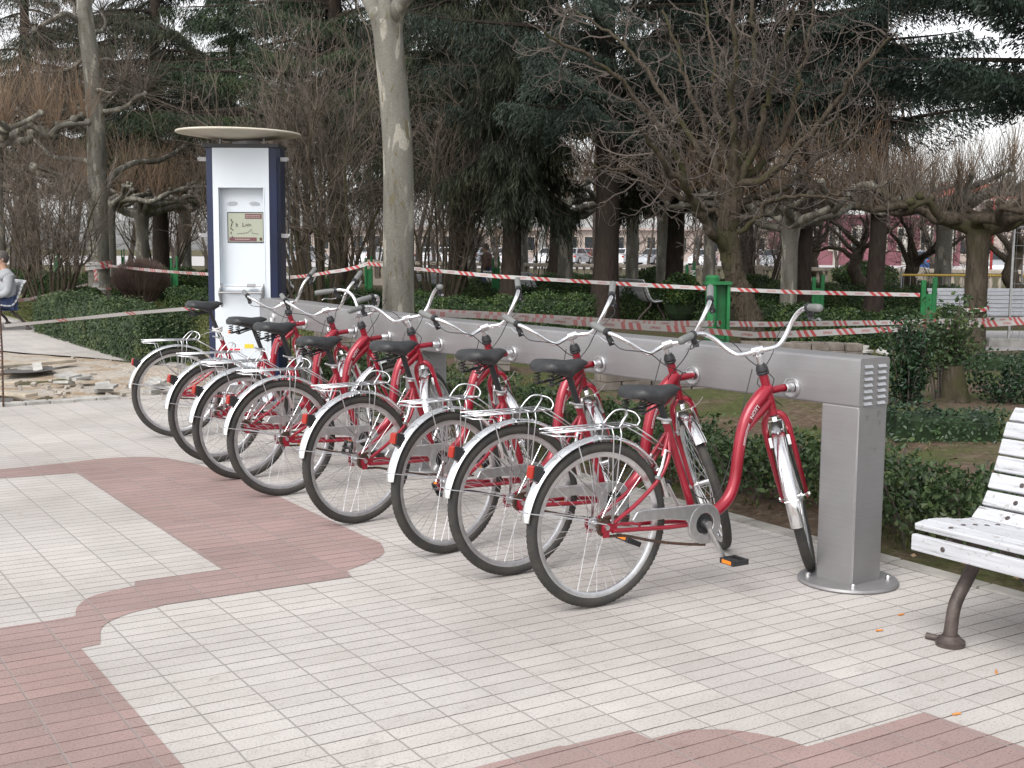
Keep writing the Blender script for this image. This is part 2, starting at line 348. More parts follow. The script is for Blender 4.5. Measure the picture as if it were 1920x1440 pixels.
M['hedge'] = leafmat('box_hedge_leaves', (.022, .048, .014), (.045, .082, .022), (.085, .125, .035), .4, .2, 3)
M['euonymus'] = leafmat('broad_green_leaves', (.030, .056, .022), (.056, .092, .036), (.11, .14, .056), .45, .25, 4)
M['laurel'] = leafmat('dark_shrub_leaves', (.012, .03, .015), (.025, .055, .025), (.05, .09, .035), .35, .15, 4)
M['hedge_core'] = simple('hedge_shade', (.014, .030, .009), .95, var=.3)  # near-black green: shade inside the foliage put into the colour
M['grass'] = leafmat('grass_blades', (.055, .078, .022), (.095, .115, .036), (.17, .155, .07), .7, .3, 1.2)
M['litter'] = leafmat('dead_leaves', (.10, .06, .03), (.17, .10, .055), (.26, .18, .11), .8, .05, 6)
M['wood'] = simple('pale_plank', (.36, .31, .245), .8, var=.25, scale=4)

# ================================================================== GROUND
def sheet(name, poly, z, mat, rot=0., subdiv=None):
    """flat polygon; poly in world xyz; object rotated so its object axes follow the tiles"""
    c, s_ = math.cos(-rot), math.sin(-rot); pts = [(x * c - y * s_, x * s_ + y * c) for x, y, *_ in poly]
    b = MB(); b.add([(x, y, 0) for x, y in pts], ng=[list(range(len(pts)))]); o = b.build(name, mat)
    o.rotation_euler = (0, 0, rot); o.location = (0, 0, z)
    if o.data.polygons[0].normal.z < 0: o.data.flip_normals()
    return tag(o, kind='structure')
KB = 4.50
soil = sheet('ground', [(-220, -60, 0), (220, -60, 0), (220, 320, 0), (-220, 320, 0)], -.03, M['soil'])
dirt_ab = [(11.45, -3), (11.55, 1.98), (11.6, 2.6), (11.78, 3.3), (11.72, 4.1), (11.68, KB), (14.7, KB), (16.45, 4.1), (17.6, 3.5), (18.6, 3.1), (18.9, -3)]
main_ab = [(-6, -14), (-6, KB), (11.8, KB), (11.86, 4.1), (11.9, 3.3), (11.74, 2.6), (11.68, 1.98), (11.6, -3), (11.6, -14)]
far_ab = [(18.6, -3), (18.3, 2.9), (17.3, 3.3), (16.2, 3.9), (14.6, KB), (60, KB), (60, -14), (11.6, -14), (11.6, -3)]
sheet('pavement', [ab(*p) for p in main_ab], 0, M['pave_light'], TILE_ROT)
sheet('path', [ab(*p) for p in far_ab], 0, M['pave_light'], TILE_ROT)
def curve_ab(pts): return [ab(*p) for p in bez([(a_, b_, 0) for a_, b_ in pts], 24)[:, :2]]
red1 = [(8.12, -3), (8.40, .6), (8.42, 1.39), (8.44, 1.83)]
red1 = [ab(8.12, -3)] + [ab(8.42, .9), ab(8.42, 1.5)] + curve_ab([(8.45, 1.83), (8.5, 2.12), (8.38, 2.41), (8.07, 2.54), (7.73, 2.61)]) + [ab(7.2, 2.64)] + [ab(5.55, 2.64)] + curve_ab([(5.38, 2.65), (5.18, 2.57), (5.06, 2.43), (4.98, 2.285)]) + \
    [ab(4.875, 2.26), ab(4.875, 1.43)] + curve_ab([(4.86, 1.40), (4.82, 1.26), (4.71, 1.14), (4.5, 1.075)]) + [ab(4.49, 1.005), ab(3.0, 1.005), ab(1.2, 1.005), ab(1.2, -3), ab(4.89, -3), ab(4.89, .99)] + \
    curve_ab([(4.90, 1.08), (5.03, 1.12), (5.15, 1.21), (5.22, 1.40)]) + [ab(5.285, 1.42), ab(5.285, 1.81), ab(8.04, 1.81), ab(8.09, 1.38), ab(7.9, -3)]
# loop splits: the long arm to the left is narrow, then closes
red1 = [p for p in red1]
sheet('red_paving_band', red1, .0018, M['pave_red'], TILE_ROT)
red2 = [ab(1.0, 1.2), ab(2.86, 1.40), ab(2.86, 1.99)] + curve_ab([(2.85, 2.0), (2.845, 2.24)]) + [ab(2.76, 2.25), ab(2.76, 2.38)] + curve_ab([(2.755, 2.40), (2.68, 2.51), (2.56, 2.59), (2.475, 2.61)]) + [ab(2.475, 3.13), ab(2.1, 3.16), ab(1.0, 3.16)]
sheet('red_paving_patch', red2, .0018, M['pave_red'], TILE_ROT)
# kerb strip along the flower beds
for nm, a0, a1 in (('kerb', -6, 14.6),):
    b = MB(); n = 42
    for i in range(n):
        u0 = a0 + (a1 - a0) * i / n; u1 = a0 + (a1 - a0) * (i + 1) / n - .008
        c = ab((u0 + u1) / 2, KB + .052, -.035); b.box(c, (u1 - u0, .1, .09 + random.uniform(-.004, .004)), rz=math.atan2(AV[1], AV[0]))
    bevel(tag(b.build(nm, M['kerb']), kind='structure'), .006)
b = MB()
for i in range(30):
    u0 = 14.6 + i * .9; b.box(ab(u0 + .44, KB + .05, -.03), (.88, .1, .09), rz=math.atan2(AV[1], AV[0]))
tag(b.build('kerb_path', M['kerb']), kind='structure')
# dug up ground, lumpy
def lumpy(name, poly, mat, amp, base, step=.12, fn=None):
    P = np.array([p[:2] for p in poly]); x0, y0 = P.min(0); x1, y1 = P.max(0); xs = np.arange(x0, x1 + step, step); ys = np.arange(y0, y1 + step, step)
    X, Y = np.meshgrid(xs, ys, indexing='ij'); Z = np.zeros_like(X)
    for k, (fx, fy) in enumerate(RNG.normal(0, 1, (22, 2)) * np.linspace(.7, 9, 22)[:, None]): Z += np.sin(X * fx + Y * fy + k) / (1 + .5 * k)
    Z = base + amp * Z * .35
    if fn: Z = fn(X, Y, Z)
    def inside(x, y):
        r_ = np.zeros_like(x, bool); j = len(P) - 1
        for i in range(len(P)):
            c_ = ((P[i, 1] > y) != (P[j, 1] > y)) & (x < (P[j, 0] - P[i, 0]) * (y - P[i, 1]) / (P[j, 1] - P[i, 1] + 1e-12) + P[i, 0]); r_ ^= c_; j = i
        return r_
    ins = inside(X, Y); idx = np.arange(X.size).reshape(X.shape); q = []
    ok = ins[:-1, :-1] & ins[1:, :-1] & ins[1:, 1:] & ins[:-1, 1:]
    q = np.stack([idx[:-1, :-1][ok], idx[1:, :-1][ok], idx[1:, 1:][ok], idx[:-1, 1:][ok]], 1)
    b = MB(); b.add(np.stack([X, Y, Z], 2).reshape(-1, 3), q=q); o = b.build(name, mat, smooth=True); return tag(o, kind='structure')
lumpy('dug_up_ground', [ab(*p) for p in dirt_ab], M['dirt'], .05, -.02, .09)
# raised soil behind the bar and to the right
def bed(X, Y, Z):
    d = (X * BV[0] + Y * BV[1]); Z = Z + np.clip((d - KB - .3) * .06, -.02, .03)
    for (cx, cy, s_, h) in ((3.0, 10.2, 1.0, .14), (4.9, 9.6, 1.3, .16), (2.2, 11.2, 1.1, .12), (5.9, 12.5, 1.5, .13), (6.6, 10.6, 1.0, .15)):
        Z = Z + h * np.exp(-((X - cx) ** 2 + (Y - cy) ** 2) / s_ ** 2)
    return np.where(d < KB + .14, np.minimum(Z, -.012), np.where(d < KB + .3, np.clip(Z, -.025, .0), Z))
lumpy('flower_bed', [ab(-4, KB - .12), ab(11, KB - .12), ab(12, 16), ab(-4, 16)], M['soil'], .05, .0, .14, bed)
sheet('lawn', [ab(14, KB + .12), ab(36, KB + .12), ab(40, 18), ab(20, 14)], -.005, M['lawn'], TILE_ROT)
sheet('garden_path', [(6.0, 17.2, 0), (30, 14.5, 0), (34, 24, 0), (7.0, 22, 0)], .02, M['street'])
sheet('street', [(-200, 84, 0), (200, 84, 0), (200, 150, 0), (-200, 150, 0)], .0, M['street'])

# grass: uncountable
def scatter(poly, n):
    P = np.array([p[:2] for p in poly]); out = []; lo, hi = P.min(0), P.max(0)
    while sum(len(x) for x in out) < n:
        q = RNG.uniform(lo, hi, (n * 2, 2)); ins = np.zeros(len(q), bool); j = len(P) - 1
        for i in range(len(P)):
            c_ = ((P[i, 1] > q[:, 1]) != (P[j, 1] > q[:, 1])) & (q[:, 0] < (P[j, 0] - P[i, 0]) * (q[:, 1] - P[i, 1]) / (P[j, 1] - P[i, 1] + 1e-12) + P[i, 0]); ins ^= c_; j = i
        out.append(q[ins])
    return np.concatenate(out)[:n]
def patchy(q, thr, f=1.1):
    v = np.sin(q[:, 0] * 2.1 * f + 1) * np.sin(q[:, 1] * 1.7 * f + 2) + .6 * np.sin(q[:, 0] * 5.1 * f) * np.sin(q[:, 1] * 4.3 * f + 1) + RNG.normal(0, .25, len(q)); return q[v > thr]
def blades(name, q, mat, h, w, z0=0., label=None, cat='grass', flat=False):
    n = len(q); C = np.column_stack([q, np.full(n, z0)]); a = RNG.uniform(0, 2 * math.pi, n)
    D = unit(np.column_stack([np.cos(a) * (3. if flat else .55), np.sin(a) * (3. if flat else .55), np.ones(n)])); S = np.column_stack([-np.sin(a), np.cos(a), np.zeros(n)])
    b = MB(); b.cards(C, D, S, RNG.uniform(.5, 1.2, n) * h, w); o = b.build(name, mat); return tag(o, label, cat, kind='stuff')
blades('grass', patchy(scatter([ab(-3, KB + .2), ab(11, KB + .2), ab(11, 13), ab(-3, 13)], 90000), .02), M['grass'], .055, .006, .02, 'patchy short grass on the brown soil behind the rack')
blades('lawn_grass', scatter([ab(14.3, KB + .2), ab(34, KB + .2), ab(34, 12), ab(18, 12)], 60000), M['grass'], .06, .009, -.01, 'short green lawn behind the left clipped hedge')
blades('dead_leaves', scatter([ab(-3, KB + .1), ab(10, KB + .1), ab(10, 8), ab(-3, 8)], 3000), M['litter'], .045, .014, .03, 'scattered dead leaves on the soil of the bed', 'leaf litter', True)

# ================================================================== text helper
def text_mesh(s, size, shear=0.):
    cu = bpy.data.curves.new('lettering', 'FONT'); cu.body = s; cu.size = size; cu.shear = shear; cu.resolution_u = 3; cu.offset = size * .012
    o = bpy.data.objects.new('lettering', cu); COL.objects.link(o); dg = bpy.context.evaluated_depsgraph_get()
    me = bpy.data.meshes.new_from_object(o.evaluated_get(dg)); bpy.data.objects.remove(o); bpy.data.curves.remove(cu)
    V = np.array([v.co[:] for v in me.vertices]).reshape(-1, 3); Fc = [list(p.vertices) for p in me.polygons]; bpy.data.meshes.remove(me); return V, Fc
def text_on(s, size, fn, name, mat, parent, centre=True, shear=0.):
    V, Fc = text_mesh(s, size, shear)
    if centre: V[:, 0] -= (V[:, 0].min() + V[:, 0].max()) / 2
    V[:, 1] -= size * .35
    b = MB(); b.add([fn(x, y) for x, y, _ in V], ng=Fc); return b.build(name, mat, parent)

# ================================================================== BICYCLE (x forward, y left, z up; origin under the rear axle)
HB = np.array([.945, 0, .735]); HT = np.array([.878, 0, .915]); AX = unit(HT - HB); BBP = np.array([.515, 0, .297]); RA = np.array([0, 0, .34]); FA = np.array([1.137, 0, .34])
def arc_wheel(parent_name, c, parent, rear):
    w = empty(parent_name); w.parent = parent
    prof = [(.318 + .0215 * math.cos(t), .0215 * math.sin(t) * 1.05) for t in np.linspace(0, 2 * math.pi, 13)[:-1]]
    b = MB(); b.lathe(prof, 72, c=c)
    for i in range(90):                                          # tread blocks
        a = 2 * math.pi * i / 90
        for y, da in ((-.011, 0), (.011, .035), (0, .017)):
            aa = a + da; r_ = .3382 - abs(y) * .3; ca, sa = math.cos(aa), math.sin(aa); rot = [[ca, 0, -sa], [0, 1, 0], [sa, 0, ca]]
            b.box((c[0] + r_ * ca, y, c[2] + r_ * sa), (.003, .007, .008), rot=rot)
    autosmooth(b.build('tyre', M['rubber'], w), 50)
    b = MB(); b.lathe([(.302, -.012), (.302, .012), (.284, .011), (.278, .006), (.278, -.006), (.284, -.011)], 72, c=c); autosmooth(b.build('rim', M['alum'], w), 50)
    b = MB(); A = []; B = []
    for i in range(36):
        a = 2 * math.pi * i / 36; sd_ = 1 if i % 2 else -1; off = .95 * (1 if (i // 2) % 2 else -1)
        A.append((c[0] + .021 * math.cos(a + off * 1.1), sd_ * .03, c[2] + .021 * math.sin(a + off * 1.1))); B.append((c[0] + .281 * math.cos(a), 0, c[2] + .281 * math.sin(a)))
    b.prism(A, B, .0013, .0013); b.build('spokes', M['wire'], w)
    b = MB(); b.lathe([(0.001, -.036), (.024, -.036), (.024, -.030), (.013, -.026), (.013, .026), (.024, .030), (.024, .036), (.001, .036)], 20, c=c, closed=False)
    b.tube([(c[0], -.068, c[2]), (c[0], .068, c[2])], .0055, 8); b.tube([(c[0], -.070, c[2]), (c[0], -.058, c[2])], .011, 6); b.tube([(c[0], .058, c[2]), (c[0], .070, c[2])], .011, 6)
    autosmooth(b.build('hub', M['alum'], w))
    if rear:
        b = MB()
        for r_, y in ((.036, -.040), (.033, -.044), (.030, -.048), (.026, -.052)):
            b.lathe([(r_ + (.0), y - .001), (r_, y + .001), (.01, y + .001), (.01, y - .001)], 24, c=c)
            for i in range(20):
                a = 2 * math.pi * i / 20; ca, sa = math.cos(a), math.sin(a); b.box((c[0] + (r_ + .001) * ca, y, c[2] + (r_ + .001) * sa), (.006, .0018, .005), rot=[[ca, 0, -sa], [0, 1, 0], [sa, 0, ca]])
        b.build('sprocket', M['rust'], w)
    return w
def fender(name, c, a0, a1, parent, rr=.367):
    hw = .029; out = [(rr - .012 * (abs(t) ** 2.2), t * hw) for t in np.linspace(-1, 1, 9)]; inn = [(r_ - .0012, y) for r_, y in out[::-1]]
    b = MB(); b.lathe(out + inn, 60, a0=a0, a1=a1, c=c); return autosmooth(b.build(name, M['chrome'], parent), 60)
def polar(c, r, deg, y=0): return np.array([c[0] + r * math.cos(R(deg)), y, c[2] + r * math.sin(R(deg))])
def make_bike():
    t = empty('bicycle')
    # ---- frame
    b = MB()
    b.tube([HB, HT], .0205, 16)
    dp = bez([(.915, 0, .856), (.865, 0, .812), (.805, 0, .750), (.765, 0, .665), (.746, 0, .56), (.732, 0, .46), (.705, 0, .392), (.660, 0, .348), (.60, 0, .318), (.515, 0, .297)], 40)
    b.tube(dp, np.interp(np.linspace(0, 1, len(dp)), [0, .12, .35, 1], [.026, .032, .0265, .0255]), 16)
    b.tube([(.930, 0, .80), (.880, 0, .762), (.835, 0, .722), (.795, 0, .672)], [.018, .024, .022, .014], 12)           # gusset under the head tube
    b.tube([(.515, 0, .297), (.335, 0, .752)], .0165, 14)
    b.tube([(.515, -.038, .297), (.515, .038, .297)], .021, 16)
    for s_ in (-1, 1):
        b.tube(bez([(.352, 0, .70), (.342, s_ * .020, .655), (.327, s_ * .040, .595), (.275, s_ * .050, .515), (.16, s_ * .056, .425), (.035, s_ * .058, .352)], 24), .0088, 10)
        b.tube(bez([(.352, 0, .70), (.342, s_ * .012, .675), (.30, s_ * .034, .60)], 8), .0095, 10)
        b.tube(bez([(.50, s_ * .030, .292), (.40, s_ * .042, .298), (.30, s_ * .050, .303), (.03, s_ * .058, .322)], 12), .0095, 10)
        b.box((.015, s_ * .058, .337), (.075, .006, .036)); b.box((0, s_ * .058, .322), (.03, .0055, .05))
    b.tube([(.17, -.056, .312), (.17, -.056, .335), (.10, -.057, .345), (.03, -.058, .345)], .006, 8)
    b.tube([(.283, -.047, .53), (.283, .047, .53)], .008, 8)
    b.tube([np.array([.905, 0, .835]), np.array([.995, 0, .845]), np.array([1.022, 0, .846])], .0165, 14)  # locking stub towards the rack
    fr = autosmooth(b.build('frame', M['red'], t), 50)
    # lettering running down the tube
    cum = np.concatenate([[0], np.cumsum(np.linalg.norm(np.diff(dp, axis=0), axis=1))])
    def on_tube(u0, flip=1):
        def fn(x, y):
            u = u0 + x; k = np.clip(np.searchsorted(cum, u) - 1, 0, len(dp) - 2); f_ = (u - cum[k]) / (cum[k + 1] - cum[k]); p = dp[k] * (1 - f_) + dp[k + 1] * f_
            tn = unit(dp[k + 1] - dp[k]); side = np.array([0, -1., 0]); nr = np.cross(tn, side)      # across the tube
            rr = np.interp(u / cum[-1], [0, .12, .35, 1], [.026, .032, .0265, .0255]) + .0012; an = (y / rr)
            return p + rr * (math.cos(an) * side - math.sin(an) * nr)
        return fn
    text_on('LEÓN', .026, on_tube(.150), 'lettering', M['white_ink'], fr)
    b = MB(); f_ = on_tube(.155)
    for k in range(13):
        x0 = .052 + k * .0075
        for y0 in (-.004, .003):
            w_ = random.uniform(.004, .0065); b.add([f_(x0, y0), f_(x0 + w_, y0), f_(x0 + w_, y0 + .0035), f_(x0, y0 + .0035)], q=[[0, 1, 2, 3]])
    b.build('small_print', M['white_ink'], fr)
    b = MB(); b.lathe([(.0, .0), (.027, .0), (.029, .008), (.024, .012), (.028, .018), (.024, .034), (.017, .046), (.0, .046)], 20, ax='z', closed=False)
    Mx = np.array(Vector(AX).to_track_quat('Z', 'Y').to_matrix()); V = np.concatenate(b.V) @ Mx.T + HT; b.V = [V]
    c2 = MB(); c2.lathe([(0, -.008), (.024, -.008), (.024, 0), (0, 0)], 20, ax='z', closed=False); V2 = np.concatenate(c2.V) @ Mx.T + HB - AX * .0; b.add(V2, q=c2.Fq[0]); autosmooth(b.build('headset', M['black'], t))
    # ---- seat
    b = MB(); b.tube([(.400, 0, .586), (.338, 0, .742), (.292, 0, .858)], .0145, 14); autosmooth(b.build('seat_post', M['black'], t))
    sd_ = empty('saddle'); sd_.parent = t
    xs = np.linspace(0, 1, 22); rows = []; k = 20
    for u in xs:
        x = .125 + u * .275; hwid = np.interp(u, [0, .04, .15, .35, .55, .75, .93, 1], [.045, .075, .100, .098, .062, .034, .026, .010]); ztop = np.interp(u, [0, .1, .3, .6, .85, 1], [.897, .918, .916, .906, .911, .897])
        th = np.interp(u, [0, .1, .35, .62, .8, 1], [.034, .052, .066, .080, .048, .012]); 
        for j in range(k):
            a = 2 * math.pi * j / k; cx, cz = math.cos(a), math.sin(a); y = hwid * np.sign(cx) * abs(cx) ** .6; z = ztop - th / 2 + th / 2 * np.sign(cz) * abs(cz) ** .55 - .012 * (abs(y) / .1) ** 2 * (1 if cz > 0 else .6); rows.append((x, y, z))
    b = MB(); n = len(xs); b.add(rows, q=[[i * k + j, (i + 1) * k + j, (i + 1) * k + (j + 1) % k, i * k + (j + 1) % k] for i in range(n - 1) for j in range(k)], ng=[list(range(k)), [(n - 1) * k + j for j in range(k)][::-1]])
    autosmooth(b.build('saddle_cover', M['vinyl'], sd_), 60)
    b = MB()
    for s_ in (-1, 1):
        th = np.linspace(0, 8 * math.pi, 70); b.tube(np.column_stack([.165 + .014 * np.cos(th), s_ * .055 + .014 * np.sin(th), .80 + .055 * th / th[-1]]), .003, 5)
        b.tube(bez([(.165, s_ * .055, .80), (.24, s_ * .028, .818), (.30, s_ * .022, .835), (.375, s_ * .01, .872)], 12), .0042, 6); b.tube(bez([(.165, s_ * .05, .806), (.20, s_ * .02, .82), (.29, s_ * .014, .845)], 8), .0035, 6)
    b.box((.29, 0, .845), (.05, .05, .026)); b.build('saddle_spring', M['black'], sd_)
    b = MB(); b.tube([(.338, -.024, .748), (.338, .024, .748)], .007, 8); b.tube([(.345, -.026, .748), (.30, -.034, .752), (.265, -.036, .765)], [.006, .0065, .005], 8); b.lathe([(.0, -.01), (.019, -.01), (.019, .012), (0, .012)], 16, ax='z', c=(.340, 0, .742), closed=False)
    autosmooth(b.build('seat_clamp', M['alum'], t))
    # ---- drive
    b = MB(); ring = [(.046, -.062), (.087, -.062), (.087, -.046), (.046, -.046)]; b.lathe(ring, 40, c=BBP)
    arm = [(-.01, .087), (-.33, .094), (-.36, .090), (-.385, .058), (-.375, .046), (-.22, .045), (-.10, .025), (-.078, -.01), (-.055, .04)]
    b.prismpoly([(BBP[0] + x, BBP[2] + z) for x, z in arm], -.0615, -.0465, lambda x, z, h: (x, h, z))
    bevel(autosmooth(b.build('chain_guard', M['alum'], t), 40), .003)
    b = MB(); cp = [(.52, -.054, .205), (.40, -.052, .222), (.25, -.05, .252), (.10, -.048, .292), (0, -.046, .302), (-.034, -.046, .335), (0, -.046, .378), (.12, -.049, .365)]; cp = bez(cp, 40)
    b.tube(cp, .0042, 6)
    cc = np.concatenate([[0], np.cumsum(np.linalg.norm(np.diff(cp, axis=0), axis=1))]); m_ = int(cc[-1] / .0127)
    for i in range(m_):
        u = i * .0127; p = np.array([np.interp(u, cc, cp[:, j]) for j in range(3)]); b.box(p, (.007, .009, .011))
    b.build('chain', M['rust'], t)
    b = MB(); b.lathe([(.044, -.050), (.044, -.054), (.018, -.054), (.018, -.050)], 24, c=BBP); b.lathe([(.0, -.075), (.02, -.075), (.024, -.064), (.024, -.05), (0, -.05)], 20, c=BBP, closed=False); autosmooth(b.build('bottom_bracket', M['black'], t))
    for s_, dx, dz in ((-1, .083, -.150), (1, -.083, .150)):
        cr = empty('crank'); cr.parent = t; e = BBP + np.array([dx, s_ * .095, dz]); b = MB()
        b.tube([BBP + (0, s_ * .075, 0), BBP + (dx * .5, s_ * .085, dz * .5), e], [.0145, .010, .0115], 12, flat=.8); b.tube([BBP + (0, s_ * .066, 0), BBP + (0, s_ * .09, 0)], .017, 12); b.tube([e, e + (0, s_ * .02, 0)], .007, 8)
        autosmooth(b.build('crank_arm', M['alum'], cr), 50)
        pd = MB(); pc = e + np.array([.0, s_ * .062, 0])
        for dx_ in (-.036, .036): pd.box(pc + (dx_, 0, 0), (.013, .088, .024))
        for dy_ in (-.042, .042): pd.box(pc + (0, dy_, 0), (.06, .010, .022))
        pd.tube([e, pc + (0, s_ * .03, 0)], .009, 8); bevel(pd.build('pedal', M['black'], cr), .002)
        pr_ = MB(); pr_.box(pc + (-.0435, 0, 0), (.0025, .055, .015)); pr_.box(pc + (.0435, 0, 0), (.0025, .055, .015)); pr_.build('pedal_reflector', M['amber'], cr)
    # ---- rear wheel, fender, rack
    arc_wheel('wheel', RA, t, True)
    ff = fender('fender', RA, R(12), R(172), t)
    b = MB()
    for s_ in (-1, 1):
        for dg in (166,): b.tube([polar(RA, .364, dg, s_ * .028), polar(RA, .2, dg - 3, s_ * .045), RA + (0.0, s_ * .064, .012)], .0024, 6)
    b.tube([polar(RA, .37, 166, -.028), polar(RA, .373, 166, 0), polar(RA, .37, 166, .028)], .0024, 6); b.build('fender_stay', M['wire'], ff)
    b = MB()
    for dg in range(60, 156, 16): b.tube([polar(RA, .358, dg, -.0295), polar(RA, .369, dg, 0), polar(RA, .358, dg, .0295)], .0022, 5)
    b.build('fender_clip', M['wire'], ff)
    tl = empty('tail_light'); tl.parent = t
    q0 = polar(RA, .385, 149); ca, sa = math.cos(R(149)), math.sin(R(149)); b = MB()
    b.prismpoly([(-.275, .600), (-.318, .612), (-.325, .560), (-.300, .542), (-.285, .565)], -.021, .021, lambda x, z, h: (x, h, z)); bevel(b.build('lamp_housing', M['black'], tl), .003)
    b = MB(); b.prismpoly([(-.3185, .612), (-.329, .606), (-.336, .562), (-.3255, .562)], -.019, .019, lambda x, z, h: (x, h, z)); bevel(b.build('reflector', M['redlens'], tl), .002)
    b = MB(); w = .0036; zt = .742
    for s_ in (-1, 1):
        b.tube([(-.25, s_ * .058, zt), (.15, s_ * .058, zt)], w, 6)
        b.tube([(-.24, s_ * .022, zt - .002), (.14, s_ * .022, zt - .002)], w * .8, 6)
        b.tube(bez([(-.25, s_ * .058, zt), (-.215, s_ * .058, zt - .03), (-.16, s_ * .06, zt - .04)], 8) if False else [(-.25, s_ * .052, zt - .014), (-.155, s_ * .060, zt - .020), (-.107, s_ * .064, .571), (.032, s_ * .066, .452)], w * .85, 6)
        b.tube([(.020, s_ * .058, zt), (.026, s_ * .064, zt - .03), (.018, s_ * .070, .355)], w * .85, 6); b.tube([(.062, s_ * .058, zt), (.064, s_ * .064, zt - .03), (.022, s_ * .070, .355)], w * .85, 6)
        b.tube([(.14, s_ * .050, zt), (.24, s_ * .036, .685), (.325, s_ * .026, .632)], w * .85, 6)
    for x in (-.25, -.17, -.10, -.03, .04, .12, .15): b.tube([(x, -.058, zt), (x + .012, .058, zt)], w * .8, 6)
    b.tube([(-.25, -.052, zt - .014), (-.25, .052, zt - .014)], w * .85, 6)
    b.tube(bez([(.06, -.054, zt), (.085, -.052, .772), (.11, -.040, .796), (.125, 0, .803), (.11, .040, .796), (.085, .052, .772), (.06, .054, zt)], 30), w, 7)
    b.tube(bez([(.15, -.054, zt), (.165, -.05, .765), (.155, -.03, .792), (.125, 0, .803)], 16), w, 7); b.tube(bez([(.15, .054, zt), (.165, .05, .765), (.155, .03, .792), (.125, 0, .803)], 16), w, 7)
    b.build('rear_rack', M['wire'], t, smooth=True)
    b = MB()
    for s_ in (-1, 1):
        b.tube([(.262, s_ * .052, .518), (.285, s_ * .050, .56), (.315, s_ * .036, .628)], [.0075, .0065, .0055], 8); b.box((.283, s_ * .036, .55), (.045, .014, .010))
        b.tube([(.262, s_ * .045, .518), (.262, s_ * .066, .518)], .009, 8)
    b.tube([(.315, .036, .628), (.318, -.06, .622)], .0025, 6); autosmooth(b.build('rear_brake', M['alum'], t))
    b = MB(); b.tube(bez([(.318, .03, .622), (.36, .05, .68), (.42, .045, .62), (.52, .04, .42), (.66, .035, .39), (.75, .03, .60), (.80, .032, .78), (.86, .05, .93)], 40), .0024, 5); b.build('rear_cable', M['black'], t)
    # ---- steering group, built straight ahead; turned per bicycle
    st = []
    fk = MB()
    for s_ in (-1, 1):
        fk.tube(bez([(.945, 0, .737), (.950, s_ * .030, .725), (.962, s_ * .050, .685), (.985, s_ * .054, .60), (1.03, s_ * .055, .49), (1.137, s_ * .056, .345)], 26), np.linspace(.0175, .0105, 26 // 5 * 5 + 1), 12)
        fk.box((1.137, s_ * .057, .343), (.028, .006, .034))
    fk.tube([(.942, 0, .728), (.938, 0, .752)], .021, 14)
    o = autosmooth(fk.build('fork', M['red'], t), 60); st.append(o)
    b = MB()
    for s_ in (-1, 1):
        b.tube([(1.015, s_ * .054, .585), (1.006, s_ * .050, .635), (.992, s_ * .037, .700)], [.0075, .0065, .0055], 8); b.tube([(.985, s_ * .056, .585), (1.03, s_ * .056, .597)], .008, 8); b.box((.975, s_ * .040, .607), (.02, .014, .045))
    b.tube([(.992, .060, .700), (.992, -.037, .700)], .0022, 6); b.tube([(.992, .037, .700), (.99, .075, .712), (.98, .105, .735)], .0018, 6); autosmooth(b.build('front_brake', M['alum'], o))
    st.append(arc_wheel('wheel', FA, t, False))
    f2 = fender('fender', FA, R(74), R(197), t); st.append(f2)
    b = MB(); 
    for s_ in (-1, 1): b.tube([polar(FA, .364, 178, s_ * .028), FA + (0, s_ * .064, .01)], .0024, 6)
    b.tube([polar(FA, .372, 178, -.03), polar(FA, .374, 178, 0), polar(FA, .372, 178, .03)], .0024, 6); b.box((.962, 0, .712), (.03, .02, .03)); b.build('fender_stay', M['wire'], f2)
    CL = HT + AX * .10; hb = empty('handlebar'); hb.parent = t; st.append(hb)
    b = MB(); b.tube([HT + AX * .02, CL + AX * .005], .0125, 14); b.tube([CL + AX * .0, CL + (.022, 0, .008)], [.014, .013], 12); cy = CL + np.array([.022, 0, .008]); b.tube([cy + (0, -.024, 0), cy + (0, .024, 0)], .021, 14); b.box(cy + (-.018, 0, -.016), (.02, .018, .022)); autosmooth(b.build('stem', M['alum'], hb), 50)
    half = np.array([(0, 0, 0), (.012, .055, -.002), (.03, .095, .006), (.040, .135, .045), (.034, .17, .090), (.012, .205, .122), (-.025, .235, .132), (-.065, .256, .128), (-.185, .298, .108)])
    fullp = np.vstack([half[::-1] * (1, -1, 1), half[1:]]) + cy
    b = MB(); b.tube(bez(fullp, 80), .0112, 12); b.build('bar', M['chrome'], hb, smooth=True)
    for s_ in (-1, 1):
        g0 = half[-2] * (1, s_, 1) + cy; g1 = half[-1] * (1, s_, 1) + cy; d = unit(g1 - g0)
        b = MB(); b.tube([g0 + d * .010, g0 + d * .016, g0 + d * .07, g1 - d * .006, g1 + d * .004], [.0165, .0155, .0175, .017, .012], 14); b.build('grip', M['grip'], hb, smooth=True)
        out = unit(np.array([.35, 0, -.94])); b = MB(); m0 = g0 - d * .004
        b.tube([m0 - d * .011, m0 + d * .011], .0195, 12); b.tube([m0, m0 + out * .03, m0 + out * .046 - d * .01], [.013, .014, .012], 8); b.box(m0 + out * .046 - d * .008, (.030, .026, .024)); bevel(b.build('brake_mount', M['black'], hb), .002)
        b = MB(); e0 = m0 + out * .043; b.tube(bez([e0 - d * .012, e0 + out * .012 + d * .012, e0 + d * .05 + out * .012, e0 + d * .085 + out * .004, e0 + d * .105 + out * .012], 16), [.0065] * 13 if False else .0052, 8, flat=.6); b.tube([e0 - d * .012, e0 - d * .035], [.0055, .004], 8); autosmooth(b.build('brake_lever', M['alum'], hb), 50)
